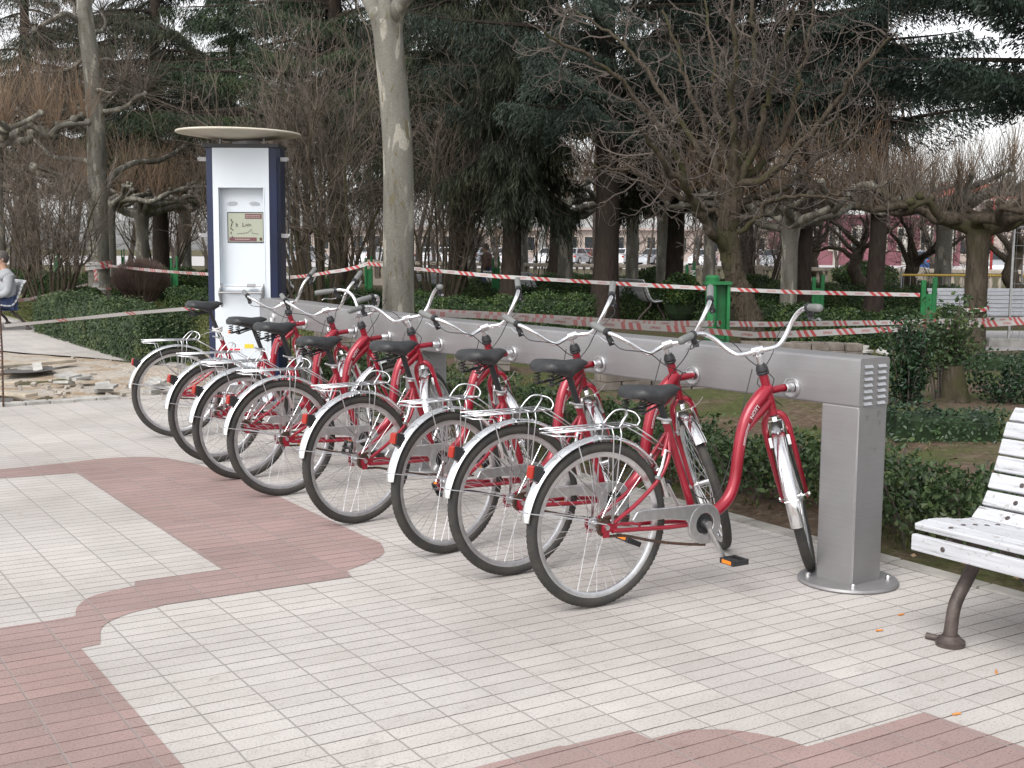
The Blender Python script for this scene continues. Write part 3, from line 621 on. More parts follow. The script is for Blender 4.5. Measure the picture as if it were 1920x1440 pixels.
        b = MB(); q0 = e0 - d * .03; b.tube(bez([q0, q0 - d * .07 + (.02, 0, .0), q0 + (.13, -s_ * .13, -.02), cy + (.10, s_ * .05, -.03), cy + (.085, -s_ * .03, -.12), HT + (.055, -s_ * .025, -.06), HB + (.05, s_ * .045, .02)], 36), .0024, 5); b.build('brake_cable', M['black'], hb)
    return t, st
BIKE, STEER = make_bike()
def steer_matrix(phi):
    o = Vector(HB); return Matrix.Translation(o) @ Matrix.Rotation(phi, 4, Vector(AX)) @ Matrix.Translation(-o)

# ================================================================== DOCKING BAR
L0 = np.array([1.47, 5.17, 0]); DN = unit(np.array([-.604, .797, 0])); NB = np.array([-DN[1], DN[0], 0]) * -1      # NB points to the garden side
BEND = L0 + DN * 3.45; DF = unit(np.array([-.489, .872, 0])); NF = np.array([DF[1], -DF[0], 0]); NB = np.array([DN[1], -DN[0], 0])
def on_face(px, P, d):
    r_ = ray(px, 660); k = r_[0] / r_[1]; return P + d * ((k * P[1] - P[0]) / (d[0] - k * d[1]))      # where that sight line meets the beam face
DOCKS = [on_face(x, L0, DN) for x in (1488, 1301, 1126, 961, 824)] + [on_face(x, BEND, DF) for x in (729, 666, 620, 573, 513)]
rack = empty('bicycle_docking_rack', L0, 0, 'long bent brushed steel bicycle rack beam standing on square posts', 'bike rack')
def rel(p): return np.asarray(p) - L0
ZB0, ZB1, BT = .79, 1.0, .20
mit = unit(NB + NF); mk = BT / (mit @ NB)
def section(P0, P1, n0, n1, name):
    """square hollow beam with rounded edges between P0, P1 (front lower line); n0,n1 = depth vectors at the ends"""
    r_ = .012; prof = []
    for (cx, cz, a0) in ((BT - r_, ZB1 - r_, 0), (r_, ZB1 - r_, 90), (r_, ZB0 + r_, 180), (BT - r_, ZB0 + r_, 270)):
        for k in range(5): a = R(a0 + k * 22.5); prof.append((cx + r_ * math.cos(a), cz + r_ * math.sin(a)))
    v = []; n = len(prof)
    for P, nn in ((P0, n0), (P1, n1)):
        for u, z in prof: v.append(rel(P) + nn * (u / BT) + (0, 0, z))
    b = MB(); b.add(v, q=[[i, (i + 1) % n, n + (i + 1) % n, n + i] for i in range(n)], ng=[list(range(n))[::-1], [n + i for i in range(n)]]); return autosmooth(b.build(name, M['steel'], rack), 40)
section(L0, BEND - DN * .002, NB * BT, mit * mk, 'beam')
section(BEND + DF * .002, BEND + DF * 3.5, mit * mk, NF * BT, 'beam')
EC = BEND + DF * 3.5
for P, d, n in ((L0, DN, NB), (BEND - DN * .05, DN, NB), (EC - DF * .2, DF, NF)):
    c = rel(P) + d * .1 + n * .1; b = MB(); b.box(c + (0, 0, .4), (.197, .197, .788), rz=math.atan2(d[1], d[0])); ps = bevel(b.build('post', M['steel'], rack), .008)
    b = MB(); b.lathe([(.0, .003), (.215, .003), (.218, .008), (.214, .018), (0, .018)], 56, ax='z', c=c, closed=False); autosmooth(b.build('base_plate', M['steel'], ps), 30)
    b = MB()
    for sx, sy in ((1, 1), (1, -1), (-1, 1), (-1, -1)):
        q_ = c + d * sx * .135 * .9 + n * sy * .135 * .9; b.lathe([(0, .018), (.013, .018), (.012, .03), (.006, .036), (0, .036)], 8, ax='z', c=q_, closed=False)
    b.build('bolt', M['alum'], ps)
    b = MB(); b.tube([c - d * .099 - n * .099 + (0, 0, .03), c - d * .099 - n * .099 + (0, 0, .78)], .003, 6); b.build('weld_seam', M['alum'], ps)
# louvred end plate
b = MB(); EN = -DN
for i in range(7):
    for j in (0, 1):
        cz = .975 - i * .0265 - .004; cu = .052 + j * .092; c = rel(L0) + NB * cu + EN * .001 + (0, 0, cz)
        v = [c - NB * .028, c + NB * .028, c + NB * .028 + EN * .009 + (0, 0, -.012), c - NB * .028 + EN * .009 + (0, 0, -.012), c - NB * .028 + (0, 0, -.013), c + NB * .028 + (0, 0, -.013)]
        b.add(v, q=[[0, 1, 2, 3], [3, 2, 5, 4]], t=[[0, 3, 4], [1, 5, 2]])
b.build('louvres', M['alum'], rack)
mk_ = Mat('scratched_mark', .6).col((.17, .165, .165)).m
for ch, sz, cu, cz in (('X', .035, .06, .745), ('P', .04, .14, .755), ('9', .035, .145, .715), ('Y', .03, .12, .60)):
    text_on(ch, sz, lambda x, y: tuple(rel(L0) + NB * (cu + x) + DN * -.0006 + DN * .0 + EN * .0012 + np.array([0, 0, cz + y]) + DN * .0015), 'scratched_mark', mk_, rack)
# dock discs
for i, K in enumerate(DOCKS):
    n = NB if i < 5 else NF; b = MB(); b.lathe([(0, -.006), (.034, -.006), (.037, -.012), (.043, -.012), (.046, -.008), (.046, 0), (0, 0)], 32, closed=False)
    V = np.concatenate(b.V); d = DN if i < 5 else DF; Rm = np.column_stack([d, n, (0, 0, 1)]); V = V @ Rm.T + rel(K) + (0, 0, .846) - n * .001; b.V = [V]; dk = autosmooth(b.build('dock_disc', M['alum'], rack), 40)
    b = MB(); b.lathe([(.018, -.055 if i not in (7, 9) else -.013), (.022, -.050 if i not in (7, 9) else -.013), (.024, -.012), (.018, -.012)], 24); V = np.concatenate(b.V) @ Rm.T + rel(K) + (0, 0, .846); b.V = [V]; autosmooth(b.build('lock_socket', M['alum'], dk), 40)
# place the bicycles: (dock index, measured rear wheel ground point, steer angle, crank angle, label)
BL = [(0, (1113, 1138), 47, 0, 'nearest red bicycle, right beside the front steel post, its front wheel turned away'),
      (1, (966, 1077), -121, 25, 'second red bicycle from the front post, front wheel twisted back towards the paving'),
      (2, (840, 1037), -121, -30, 'third red bicycle from the front post'),
      (3, (659, 983), -121, 60, 'fourth red bicycle from the front post, rear wheel standing on the red paving'),
      (4, (522, 930), 50, 110, 'fifth red bicycle from the front post, just before the bend of the beam'),
      (5, (438, 900), -8, 200, 'sixth red bicycle from the front post, the only one with its wheel pointing straight ahead'),
      (6, (402, 867), -121, 15, 'seventh red bicycle from the front post, next to last in the row'),
      (8, (344, 818), -121, 80, 'last red bicycle at the far end of the rack, white tape tied under its saddle')]
LB = 1.045; bikes = []; SAD = [(1230, 727), (1062, 676), (905, 657), (738, 641), (600, 633), (518, 606), (460, 596), (400, 566)]
for i, (dk, px, phi, crk, lab) in enumerate(BL):
    G = gnd(*px)[:2]; K = DOCKS[dk][:2]; u = unit(K - G); Lr = np.linalg.norm(K - G)
    if i == 0: src, steer = BIKE, STEER
    P = G + (K - u * LB - G) * .55
    if i == 0: o = BIKE; names = None; steer_objs = STEER
    else:
        mp = {}
        def cp(ob, parent):
            c = ob.copy(); COL.objects.link(c); c.parent = parent; mp[ob] = c
            for ch in [x for x in bpy.data.objects if x.parent == ob]: cp(ch, c)
            return c
        o = cp(BIKE, None); steer_objs = [mp[x] for x in STEER]
    o.location = (P[0], P[1], .001); o.rotation_euler = (0, 0, math.atan2(u[1], u[0])); tag(o, lab, 'bicycle', 'red rental bicycles locked to the docking rack')
    for s_ in steer_objs: s_.matrix_local = steer_matrix(R(phi + (0, 4, -5, 7, -4, 3, -7, 5)[i]))
    o.rotation_euler = (R((0, .9, -1.1, .7, -.8, 1.0, -.6, 1.1)[i]), 0, o.rotation_euler.z)
    for ch in [x for x in bpy.data.objects if x.parent == o and x.name.startswith('crank')]:
        c0 = Vector(BBP); ch.matrix_local = Matrix.Translation(c0) @ Matrix.Rotation(R(crk), 4, 'Y') @ Matrix.Translation(-c0)
    # seat posts are pulled out by different amounts
    cl = Vector((P[0], P[1], 0)) + Matrix.Rotation(o.rotation_euler.z, 3, 'Z') @ Vector((.26, 0, .905)); zt_ = at(SAD[i][0], SAD[i][1], cl.y)[2]; up_ = max(-.015, min(.14, zt_ - .905)); print('saddle', i, round(zt_ - .905, 3), 'heading', round(math.degrees(math.atan2(u[0], u[1])), 1), 'L', round(float(Lr), 3), 'shift', np.round(P - G, 3))
    for ch in [x for x in bpy.data.objects if x.parent == o and x.name.split('.')[0] in ('saddle', 'seat_post')]: ch.matrix_local = Matrix.Translation((-up_ * .4, 0, up_))
    bikes.append(o)

# ================================================================== KIOSK
kx, ky = at(463, 500, 10.95)[:2]; KZ = math.atan2(-kx, ky) * .35
kiosk = empty('rental_kiosk', (kx, ky, 0), R(-1.5), 'tall white and navy bicycle rental kiosk with a round cream roof and a screen', 'kiosk')
b = MB(); fy = -.16; Wk = .245; Hk = 2.29
RX, RZ0, RZ1 = .195, 1.02, 1.95                                     # recess
b.box((-(Wk + RX) / 2, fy, (RZ0 + RZ1) / 2), (Wk - RX, .03, RZ1 - RZ0)); b.box(((Wk + RX) / 2, fy, (RZ0 + RZ1) / 2), (Wk - RX, .03, RZ1 - RZ0))
b.box((0, fy, (RZ1 + Hk) / 2), (2 * Wk, .03, Hk - RZ1)); b.box((0, fy, RZ0 / 2 + .02), (2 * Wk, .03, RZ0 - .04)); b.box((0, fy + .075, (RZ0 + RZ1) / 2), (2 * RX, .01, RZ1 - RZ0))
for s_ in (-1, 1): b.box((s_ * (RX + .005), fy + .03, (RZ0 + RZ1) / 2), (.01, .1, RZ1 - RZ0))
b.box((0, fy + .03, RZ1 + .005), (2 * RX, .1, .01)); b.add([(-RX, fy - .012, RZ0), (RX, fy - .012, RZ0), (RX, fy + .08, RZ0 + .10), (-RX, fy + .08, RZ0 + .10), (-RX, fy + .08, RZ0), (RX, fy + .08, RZ0)], q=[[0, 1, 2, 3]])
b.build('front_panel', M['kwhite'], kiosk)
b = MB(); b.box((0, .055, Hk / 2), (.57, .25, Hk - .01)); 
body = b.build('housing', M['kblue'], kiosk); bevel(body, .02)
for s_ in (-1, 1):
    b = MB(); b.prismpoly([(s_ * .25, -.168), (s_ * .305, -.150), (s_ * .325, -.08), (s_ * .325, .12), (s_ * .30, .17), (s_ * .29, .12), (s_ * .30, -.08), (s_ * .28, -.14), (s_ * .25, -.150)][::int(s_)], .02, Hk + .01); b.build('side_fin', M['kblue'], kiosk)
b = MB(); b.box((0, 0, Hk + .02), (.66, .36, .03)); b.build('top_cap', M['black'], kiosk)
b = MB(); b.lathe([(0, 2.35), (.30, 2.385), (.535, 2.418), (.54, 2.426), (.535, 2.436), (0, 2.440)], 56, ax='z', closed=False); V = np.concatenate(b.V); V[:, 2] += V[:, 0] * -.01; V[:, 0] -= .055; b.V = [V]; autosmooth(b.build('round_roof', M['cream'], kiosk), 30)
b = MB()
for x in (-.19, .19): b.tube([(x, -.10, Hk), (x, -.10, 2.425)], .011, 10)
b.tube([(0, .05, Hk), (0, .05, 2.41)], .12, 20); b.build('roof_post', M['steel'], kiosk)
scr = empty('screen'); scr.parent = kiosk; scr.scale = (1.34, 1, 1.42); scr.location = (.010, 0, -.634); sx0, sx1, sz0, sz1 = -.108, .120, 1.493, 1.668; yf = fy + .068
b = MB(); b.box(((sx0 + sx1) / 2, yf, (sz0 + sz1) / 2), (sx1 - sx0 + .012, .008, sz1 - sz0 + .012)); b.build('screen_bezel', M['black'], scr)
m_ = Mat('screen_glow', .3).col((.27, .29, .23)); m_.b.inputs['Emission Color'].default_value = (.50, .50, .38, 1); m_.b.inputs['Emission Strength'].default_value = .10
b = MB(); b.box(((sx0 + sx1) / 2, yf - .005, (sz0 + sz1) / 2), (sx1 - sx0, .003, sz1 - sz0)); b.build('display', m_.m, scr)
mb_ = Mat('maroon_banner', .4).col((.13, .04, .055)).m; b = MB(); b.box((.058, yf - .0075, 1.648), (.11, .002, .030)); b.box((-.012, yf - .0075, 1.508), (.18, .002, .022)); b.build('banner', mb_, scr)
tf = lambda x0, z0: (lambda x, y: (x0 + x, yf - .0095, z0 + y))
text_on('b', .034, tf(-.050, 1.597), 'lettering', M['dark_ink'], scr); text_on('ici', .026, tf(-.028, 1.597), 'lettering', M['cream'], scr); text_on('L', .034, tf(-.006, 1.597), 'lettering', M['dark_ink'], scr); text_on('eón', .026, tf(.024, 1.597), 'lettering', M['iron'], scr)
b = MB()
for k in range(9): b.box((.012 + k * .011, yf - .0095, 1.652), (.008, .001, .003)); b.box((.012 + k * .011, yf - .0095, 1.643), (.007, .001, .003)); b.box((-.06 + k * .011, yf - .0095, 1.508), (.008, .001, .004))
b.build('small_print', M['cream'], scr)
b = MB()
for k in range(5): b.tube([(-.09 + .006 * math.sin(k * 2), yf - .0095, 1.63 - k * .026), (-.082 + .006 * math.cos(k * 3), yf - .0095, 1.606 - k * .022)], .003, 5)
b.tube([(-.05, yf - .0095, 1.54), (.02, yf - .0095, 1.548), (.045, yf - .0095, 1.57), (.05, yf - .0095, 1.545), (.09, yf - .0095, 1.54)], .0012, 4); b.box((.105, yf - .0085, 1.509), (.016, .002, .018)); b.build('emblem', M['rust'], scr)
b = MB()
for cx in (-.095, .100):
    for i in range(-5, 6):
        for j in range(-2, 3):
            if (i / 5.5) ** 2 + (j / 2.6) ** 2 < 1: b.ball((cx + i * .0085, yf - .002, 1.815 + j * .008 - i * cx * .006), .0024, 4)
b.build('speaker_grille', M['steel'], kiosk)
b = MB(); b.box((.075, fy - .004, 1.105), (.075, .03, .012), rot=Matrix.Rotation(R(45), 3, 'X')); b.build('keypad', M['steel'], kiosk)
b = MB(); b.tube([(-.19, fy - .10, 1.045), (.19, fy - .10, 1.045)], .009, 10); b.box((0, fy - .055, 1.10), (.34, .09, .004))
for s_ in (-1, 1): b.prismpoly([(fy, 1.12), (fy - .105, 1.055), (fy - .105, 1.035), (fy - .03, .93), (fy, .90)], s_ * .185 - .006, s_ * .185 + .006, lambda x, y, h: (h, x, y))
b.build('hand_shelf', M['steel'], kiosk)
b = MB(); b.box((0, fy - .0155, .50), (.42, .003, .44)); b.box((0, fy - .0155, .12), (.42, .003, .14)); b.build('service_door', M['kwhite'], kiosk)
b = MB(); b.box((-.10, fy - .018, .545), (.165, .003, .014)); b.build('red_stripe', Mat('red_sticker', .5).col((.6, .03, .04)).m, kiosk)
b = MB(); b.box((.05, fy - .018, .575), (.08, .003, .035)); b.build('yellow_sticker', Mat('yellow_sticker', .5).col((.7, .5, .03)).m, kiosk)
b = MB(); b.box((-.12, fy - .018, .70), (.025, .003, .03)); b.build('orange_sticker', Mat('orange_sticker', .5).col((.75, .25, .12)).m, kiosk)
b = MB(); b.box((.0, fy - .018, .82), (.018, .006, .02)); b.build('door_lock', M['black'], kiosk)
b = MB()
for s_ in (-1, 1):
    for z in (2.20, 1.54):
        b.box((s_ * .345, -.06, z), (.09, .03, .035)); b.tube([(s_ * .385, -.06, z), (s_ * .40, -.06, z)], .02, 12)
b.build('side_bracket', M['steel'], kiosk)
b = MB(); b.tube([(.388, -.06, 2.22), (.394, -.06, .0)], .006, 8); b.build('side_rod', M['black'], kiosk)

# ================================================================== BENCHES
def bench_profile():
    """(offset from the front, height, tilt of the slat) of each slat, front fascia first"""
    return [(0.0, .372, 90), (.030, .435, 0 + 8), (.098, .437, -2), (.166, .430, -4), (.234, .420, -6), (.300, .415, -2), (.366, .438, 42), (.412, .494, 60), (.446, .560, 67), (.474, .626, 69), (.498, .692, 70), (.520, .757, 70), (.562, .812, 52)]
def make_bench(name, length, mat, detail=True):
    """local: x along the bench, y towards the back, origin on the ground under the middle of the front edge"""
    t = empty(name)
    for (y, z, tl) in bench_profile():
        b = MB(); c_, s_ = math.cos(R(tl)), math.sin(R(tl)); rot = [[1, 0, 0], [0, c_, -s_], [0, s_, c_]]; L_ = length + random.uniform(-.006, .006)
        b.box((random.uniform(-.004, .004), y, z), (L_, .062, .026), rot=rot); o = bevel(b.build('slat', mat, t), .005)
        if detail:
            k = MB(); nrm = np.array([0, -s_, c_])
            if tl == 90: nrm = np.array([0, -1., 0])
            for sx in (-1, 1):
                q_ = np.array([sx * (length / 2 - .145), y, z]) + nrm * .0125; k.tube([q_, q_ + nrm * .004], [.011, .007], 10)
            k.build('bolt', M['iron'], o)
    for sx in (-1, 1):
        x = sx * (length / 2 - .145); b = MB()
        leg = bez([(x, .055, .012), (x, .055, .06), (x, .075, .16), (x, .145, .255), (x, .19, .33), (x, .20, .392)], 24); b.tube(leg, np.interp(np.linspace(0, 1, len(leg)), [0, .05, .3, 1], [.034, .027, .024, .026]), 12)
        back = bez([(x, .62, .012), (x, .58, .10), (x, .47, .22), (x, .36, .32), (x, .335, .392)], 20); b.tube(back, np.interp(np.linspace(0, 1, len(back)), [0, .1, 1], [.032, .024, .024]), 12)
        rail = bez([(x, .020, .355), (x, .04, .405), (x, .17, .400), (x, .29, .390), (x, .37, .405), (x, .43, .485), (x, .482, .60), (x, .530, .73), (x, .585, .815)], 40); b.tube(rail, .0145, 10)
        for yy in (.055, .62): b.lathe([(0, 0), (.052, 0), (.054, .02), (.040, .03), (.033, .04), (0, .04)], 20, ax='z', c=(x, yy, .0), closed=False)
        b.tube([(x - .05, .06, .012), (x - .10 * 1, .045, .012)], [.012, .014], 8)
        autosmooth(b.build('leg', M['iron'], t), 50)
    return t
bench = make_bench('slatted_bench', 2.1, M['bench'])
ac, bc = 2.89 + .112, 3.70                                          # left end of the bench in tile coordinates
mid = ab(ac + .012 - 1.05, bc, 0); bench.location = tuple(mid); bench.rotation_euler = (0, 0, math.atan2(-AV[1], -AV[0]))
tag(bench, 'large worn white slatted bench cut by the right edge, iron legs on the paving', 'bench', 'white slatted park benches')
def bench_at(px, py, Y, rz, lab, z=0.):
    c = copy_tree(bench); p = at(px, py, Y); c.location = (p[0], p[1], z); c.rotation_euler = (0, 0, rz); tag(c, lab, 'bench', 'white slatted park benches'); return c
LBN = bench_at(-10, 600, 20.6, 0, 'white slatted bench beside the left hedge with two people sitting on it')
lb = ab(22.9, 3.62); LBN.location = (lb[0], lb[1], 0); LBN.rotation_euler = (0, 0, math.atan2(-AV[1], -AV[0]))
bench_at(985, 560, 31, R(125), 'white bench between the hedges, under the tape left of the dark spruce trunk', 0)
bench_at(1215, 560, 25.0, R(108), 'small white bench seen just right of the dark spruce trunk', .0)
bench_at(820, 560, 27.0, R(60), 'greyish bench low behind the hedge, right of the pale plane trunk', .0)
bench_at(562, 560, 31, R(112), 'white bench in the park seen just right of the kiosk', .0)
bench_at(1885, 600, 19.5, R(8), 'pale slatted bench on the garden path behind the wire fence panel', 0)

# ================================================================== PEOPLE
def skin(name, pts, edges, rad, mat, parent=None, sub=2):
    me = bpy.data.meshes.new(name); me.from_pydata([tuple(p) for p in pts], edges, []); o = bpy.data.objects.new(name, me); COL.objects.link(o); me.materials.append(mat)
    m = o.modifiers.new('skin', 'SKIN'); m.use_smooth_shade = True
    for v, r_ in zip(me.skin_vertices[0].data, rad): v.radius = (r_, r_) if not isinstance(r_, tuple) else r_
    me.skin_vertices[0].data[0].use_root = True
    s_ = o.modifiers.new('sub', 'SUBSURF'); s_.levels = sub; s_.render_levels = sub
    dg = bpy.context.evaluated_depsgraph_get(); m2 = bpy.data.meshes.new_from_object(o.evaluated_get(dg)); o.modifiers.clear(); o.data = m2
    for p in m2.polygons: p.use_smooth = True
    if parent: o.parent = parent
    return o
skinm = simple('skin', (.42, .25, .18), .55, var=.08); hairg = simple('grey_brown_hair', (.07, .06, .055), .8, var=.3, scale=40); jkg = simple('grey_jacket', (.30, .31, .33), .85, var=.12, scale=6, bump=.4, bscale=12); jkn = simple('navy_jacket', (.015, .02, .045), .85, var=.2, scale=6, bump=.4, bscale=12)
jkb = simple('brown_jacket', (.09, .05, .04), .85, var=.2, scale=6, bump=.3, bscale=12); jean = simple('blue_jeans', (.03, .045, .10), .9, var=.2, scale=8)
def person(loc, rz, jacket, trousers, sitting, lab, group=None):
    t = empty('person', loc, rz, lab, 'person', group)
    if sitting:   # x forward; hips at seat height
        J = [(0, 0, .50), (-.02, 0, .68), (-.01, 0, .88), (0, 0, 1.00), (.03, 0, 1.08), (.05, 0, 1.20),
             (0, .10, .50), (.42, .13, .52), (.46, .13, .08), (.58, .13, .05), (0, -.10, .50), (.42, -.13, .52), (.46, -.13, .08), (.58, -.13, .05),
             (0, .19, .95), (.02, .24, .68), (.24, .16, .60), (0, -.19, .95), (.02, -.24, .68), (.24, -.16, .60), (.06, 0, 1.29)]
        hd = np.array([.055, 0, 1.235])
    else:
        J = [(0, 0, .95), (0, 0, 1.12), (.0, 0, 1.32), (0, 0, 1.46), (.02, 0, 1.53), (.04, 0, 1.64),
             (0, .09, .93), (.10, .10, .50), (.02, .10, .08), (.16, .11, .04), (0, -.09, .93), (.02, -.10, .50), (-.20, -.10, .12), (-.08, -.11, .04),
             (0, .19, 1.41), (-.06, .24, 1.13), (.04, .25, .90), (0, -.19, 1.41), (.06, -.24, 1.13), (.20, -.22, .95), (.05, 0, 1.73)]
        hd = np.array([.045, 0, 1.66])
    E_ = [(0, 1), (1, 2), (2, 3), (3, 4), (4, 5), (5, 20), (0, 6), (6, 7), (7, 8), (8, 9), (0, 10), (10, 11), (11, 12), (12, 13), (3, 14), (14, 15), (15, 16), (3, 17), (17, 18), (18, 19)]
    rad = [(.10, .09), (.10, .09), (.10, .08), (.05, .05), .048, .085, .085, .06, .045, .04, .085, .06, .045, .04, .035, .035, .034, .035, .035, .034, .055]
    body = skin('body', J, E_, rad, skinm, t)
    # clothes: slightly fuller shells
    tor = [0, 1, 2, 3, 4, 14, 15, 16, 17, 18, 19]; mp = {k: i for i, k in enumerate(tor)}; ed = [(mp[a], mp[b_]) for a, b_ in E_ if a in mp and b_ in mp]
    rr = {0: (.17, .16), 1: (.18, .16), 2: (.20, .165), 3: (.15, .125), 4: .068, 14: .10, 15: .07, 16: .05, 17: .10, 18: .07, 19: .05}
    skin('jacket', [J[k] for k in tor], ed, [rr[k] for k in tor], jacket, t)
    lg = [0, 6, 7, 8, 10, 11, 12]; mp = {k: i for i, k in enumerate(lg)}; ed = [(mp[a], mp[b_]) for a, b_ in E_ if a in mp and b_ in mp]
    skin('trousers', [J[k] for k in lg], ed, [(.15, .13), .11, .085, .065, .11, .085, .065], trousers, t)
    b = MB(); b.ball(hd, .098, 12, (1.02, .80, 1.22)); b.ball(hd + (.095, 0, -.015), .018, 6, (1, .8, 1.4))
    for s_ in (-1, 1): b.ball(hd + (-.0, s_ * .080, -.01), .022, 6, (.8, .4, 1.3))
    b.build('head', skinm, t, smooth=True)
    b = MB(); b.ball(hd + (-.014, 0, .022), .106, 12, (1.0, .84, 1.14)); V = np.concatenate(b.V); k = V[:, 0] > hd[0] + .045; V[k, 2] = np.maximum(V[k, 2], hd[2] + .07); V[:, 2] = np.maximum(V[:, 2], hd[2] - .075); b.V = [V]; b.build('hair', hairg, t, smooth=True)
    b = MB(); ft = (9, 13)
    for k in ft: b.ball(np.array(J[k]) + (-.02, 0, -.0), .05, 8, (2.2, .9, .8))
    b.build('shoes', M['black'], t, smooth=True)
    return t
br = LBN.rotation_euler.z
def on_bench(x, y): c, s_ = math.cos(br), math.sin(br); return (LBN.location[0] + x * c - y * s_, LBN.location[1] + x * s_ + y * c, -.02)
fz = math.atan2(-BV[1], -BV[0]); q1 = ab(22.05, 3.62 + .30); q2 = ab(22.62, 3.62 + .28); print('people px', q1, q2)
person((q1[0], q1[1], -.04), fz, jkg, jean, True, 'person in a grey jacket sitting on the left bench, seen from behind')
person((q2[0], q2[1], -.04), fz, jkn, jean, True, 'person in a dark navy jacket at the left picture edge on the bench')
g3 = at(913, 500, 40); person((g3[0], g3[1], -.25), R(160), jkb, jean, False, 'person in a brown jacket walking in the park behind the tape')
# ================================================================== GREEN LITTER BIN FRAMES
def bin_frame(px, ytop, Y, w, lab, rz=0., kind=0):
    tp = at(px, ytop, Y); t = empty('bin_stand', (tp[0], tp[1], 0), rz, lab, 'bin stand', 'green metal bin stands in the park'); hgt = tp[2]
    if kind == 0:
        for s_ in (-1, 1):
            b = MB(); b.box((s_ * w * .36, 0, hgt / 2 + (.0 if s_ > 0 else -.02)), (w * .28, .05, hgt - (.04 if s_ < 0 else 0))); bevel(b.build('upright', M['green'], t), .006)
            b = MB(); b.box((s_ * w * .36, 0, .01), (w * .5, .12, .02)); b.build('foot', M['green'], t)
        b = MB(); b.box((0, .01, hgt * .42), (w * .5, .03, hgt * .72)); bevel(b.build('back_plate', M['green'], t), .004)
    else:
        b = MB(); b.box((-w * .36, 0, hgt / 2 - .03), (w * .12, .12, hgt - .06)); b.box((w * .40, 0, hgt / 2 - .03), (w * .12, .12, hgt - .06)); bevel(b.build('upright', M['green'], t), .005)
        b = MB(); b.box((.02, .05, hgt / 2 - .03), (w * .85, .02, hgt - .08)); b.build('back_plate', M['green'], t)
        b = MB(); b.box((0, 0, hgt - .045), (w, .16, .03)); b.lathe([(.0, hgt - .03), (.07, hgt - .03), (.072, hgt + .01), (.05, hgt + .03), (0, hgt + .032)], 20, ax='z', c=(-w * .2, 0, 0), closed=False); autosmooth(b.build('lid', M['green'], t))
        b = MB(); b.tube([(-w * .2, -.02, .02), (-w * .2, -.02, hgt - .05)], .05, 12); b.build('inner_post', M['green'], t)
    return t
bin_frame(1346, 522, 12.2, .26, 'green metal bin stand with a rounded cap just behind the rack beam', 0, 1)
bin_frame(1743, 520, 17.6, .22, 'green bin stand the upper tape is tied to, right of the rack end')
bin_frame(1535, 515, 20.5, .20, 'green bin stand between pollarded trunks, behind the tape, with an uneven top')
bs = bin_frame(1295, 492, 24.5, .20, 'green bin stand with white marks, left of the gnarled mossy trunk')
bin_frame(930, 481, 30, .19, 'green bin stand beside the walking person')
bin_frame(691, 480, 26, .17, 'green bin stand left of the pale plane trunk, tape passing it')
bin_frame(326, 480, 27, .17, 'green bin stand left of the kiosk, behind the brown shrub')
bin_frame(104, 466, 40, .14, 'small far green bin stand in the left background')
bin_frame(230, 466, 44, .12, 'tiny green bin stand behind the left plane tree')
text_on('NAT', .16, lambda x, y: (.045 + y, -.030, .86 - x), 'lettering', M['white_ink'], bs)

# ================================================================== BARRIER TAPES
def tapemat(name='barrier_tape', per_=.62, blk_=.30):
    m = Mat(name, .4, 0, .4); uv = m.tc.outputs['UV']; x = m.n('ShaderNodeSeparateXYZ'); m.l(uv, x.inputs[0])
    u = m.math('ADD', x.outputs[0], m.math('MULTIPLY', x.outputs[1], .032)); per = m.math('MODULO', m.math('ADD', u, per_ * 160), per_); blk = m.math('LESS_THAN', per, blk_)
    st = m.math('LESS_THAN', m.math('MODULO', per, .105), .056); f = m.math('MULTIPLY', blk, st)
    m.col(m.mix(f, (.50, .485, .48), (.46, .045, .045))); tr = m.n('ShaderNodeBsdfTranslucent'); tr.inputs[0].default_value = (.6, .5, .5, 1); mx = m.n('ShaderNodeMixShader'); mx.inputs[0].default_value = .2
    m.l(m.b.outputs[0], mx.inputs[1]); m.l(tr.outputs[0], mx.inputs[2]); m.l(mx.outputs[0], m.t.nodes['Material Output'].inputs[0]); return m.m
M['tape'] = tapemat(); M['tape_pale'] = tapemat('faded_tape', 1.35, .2); whitetape = M['tape']
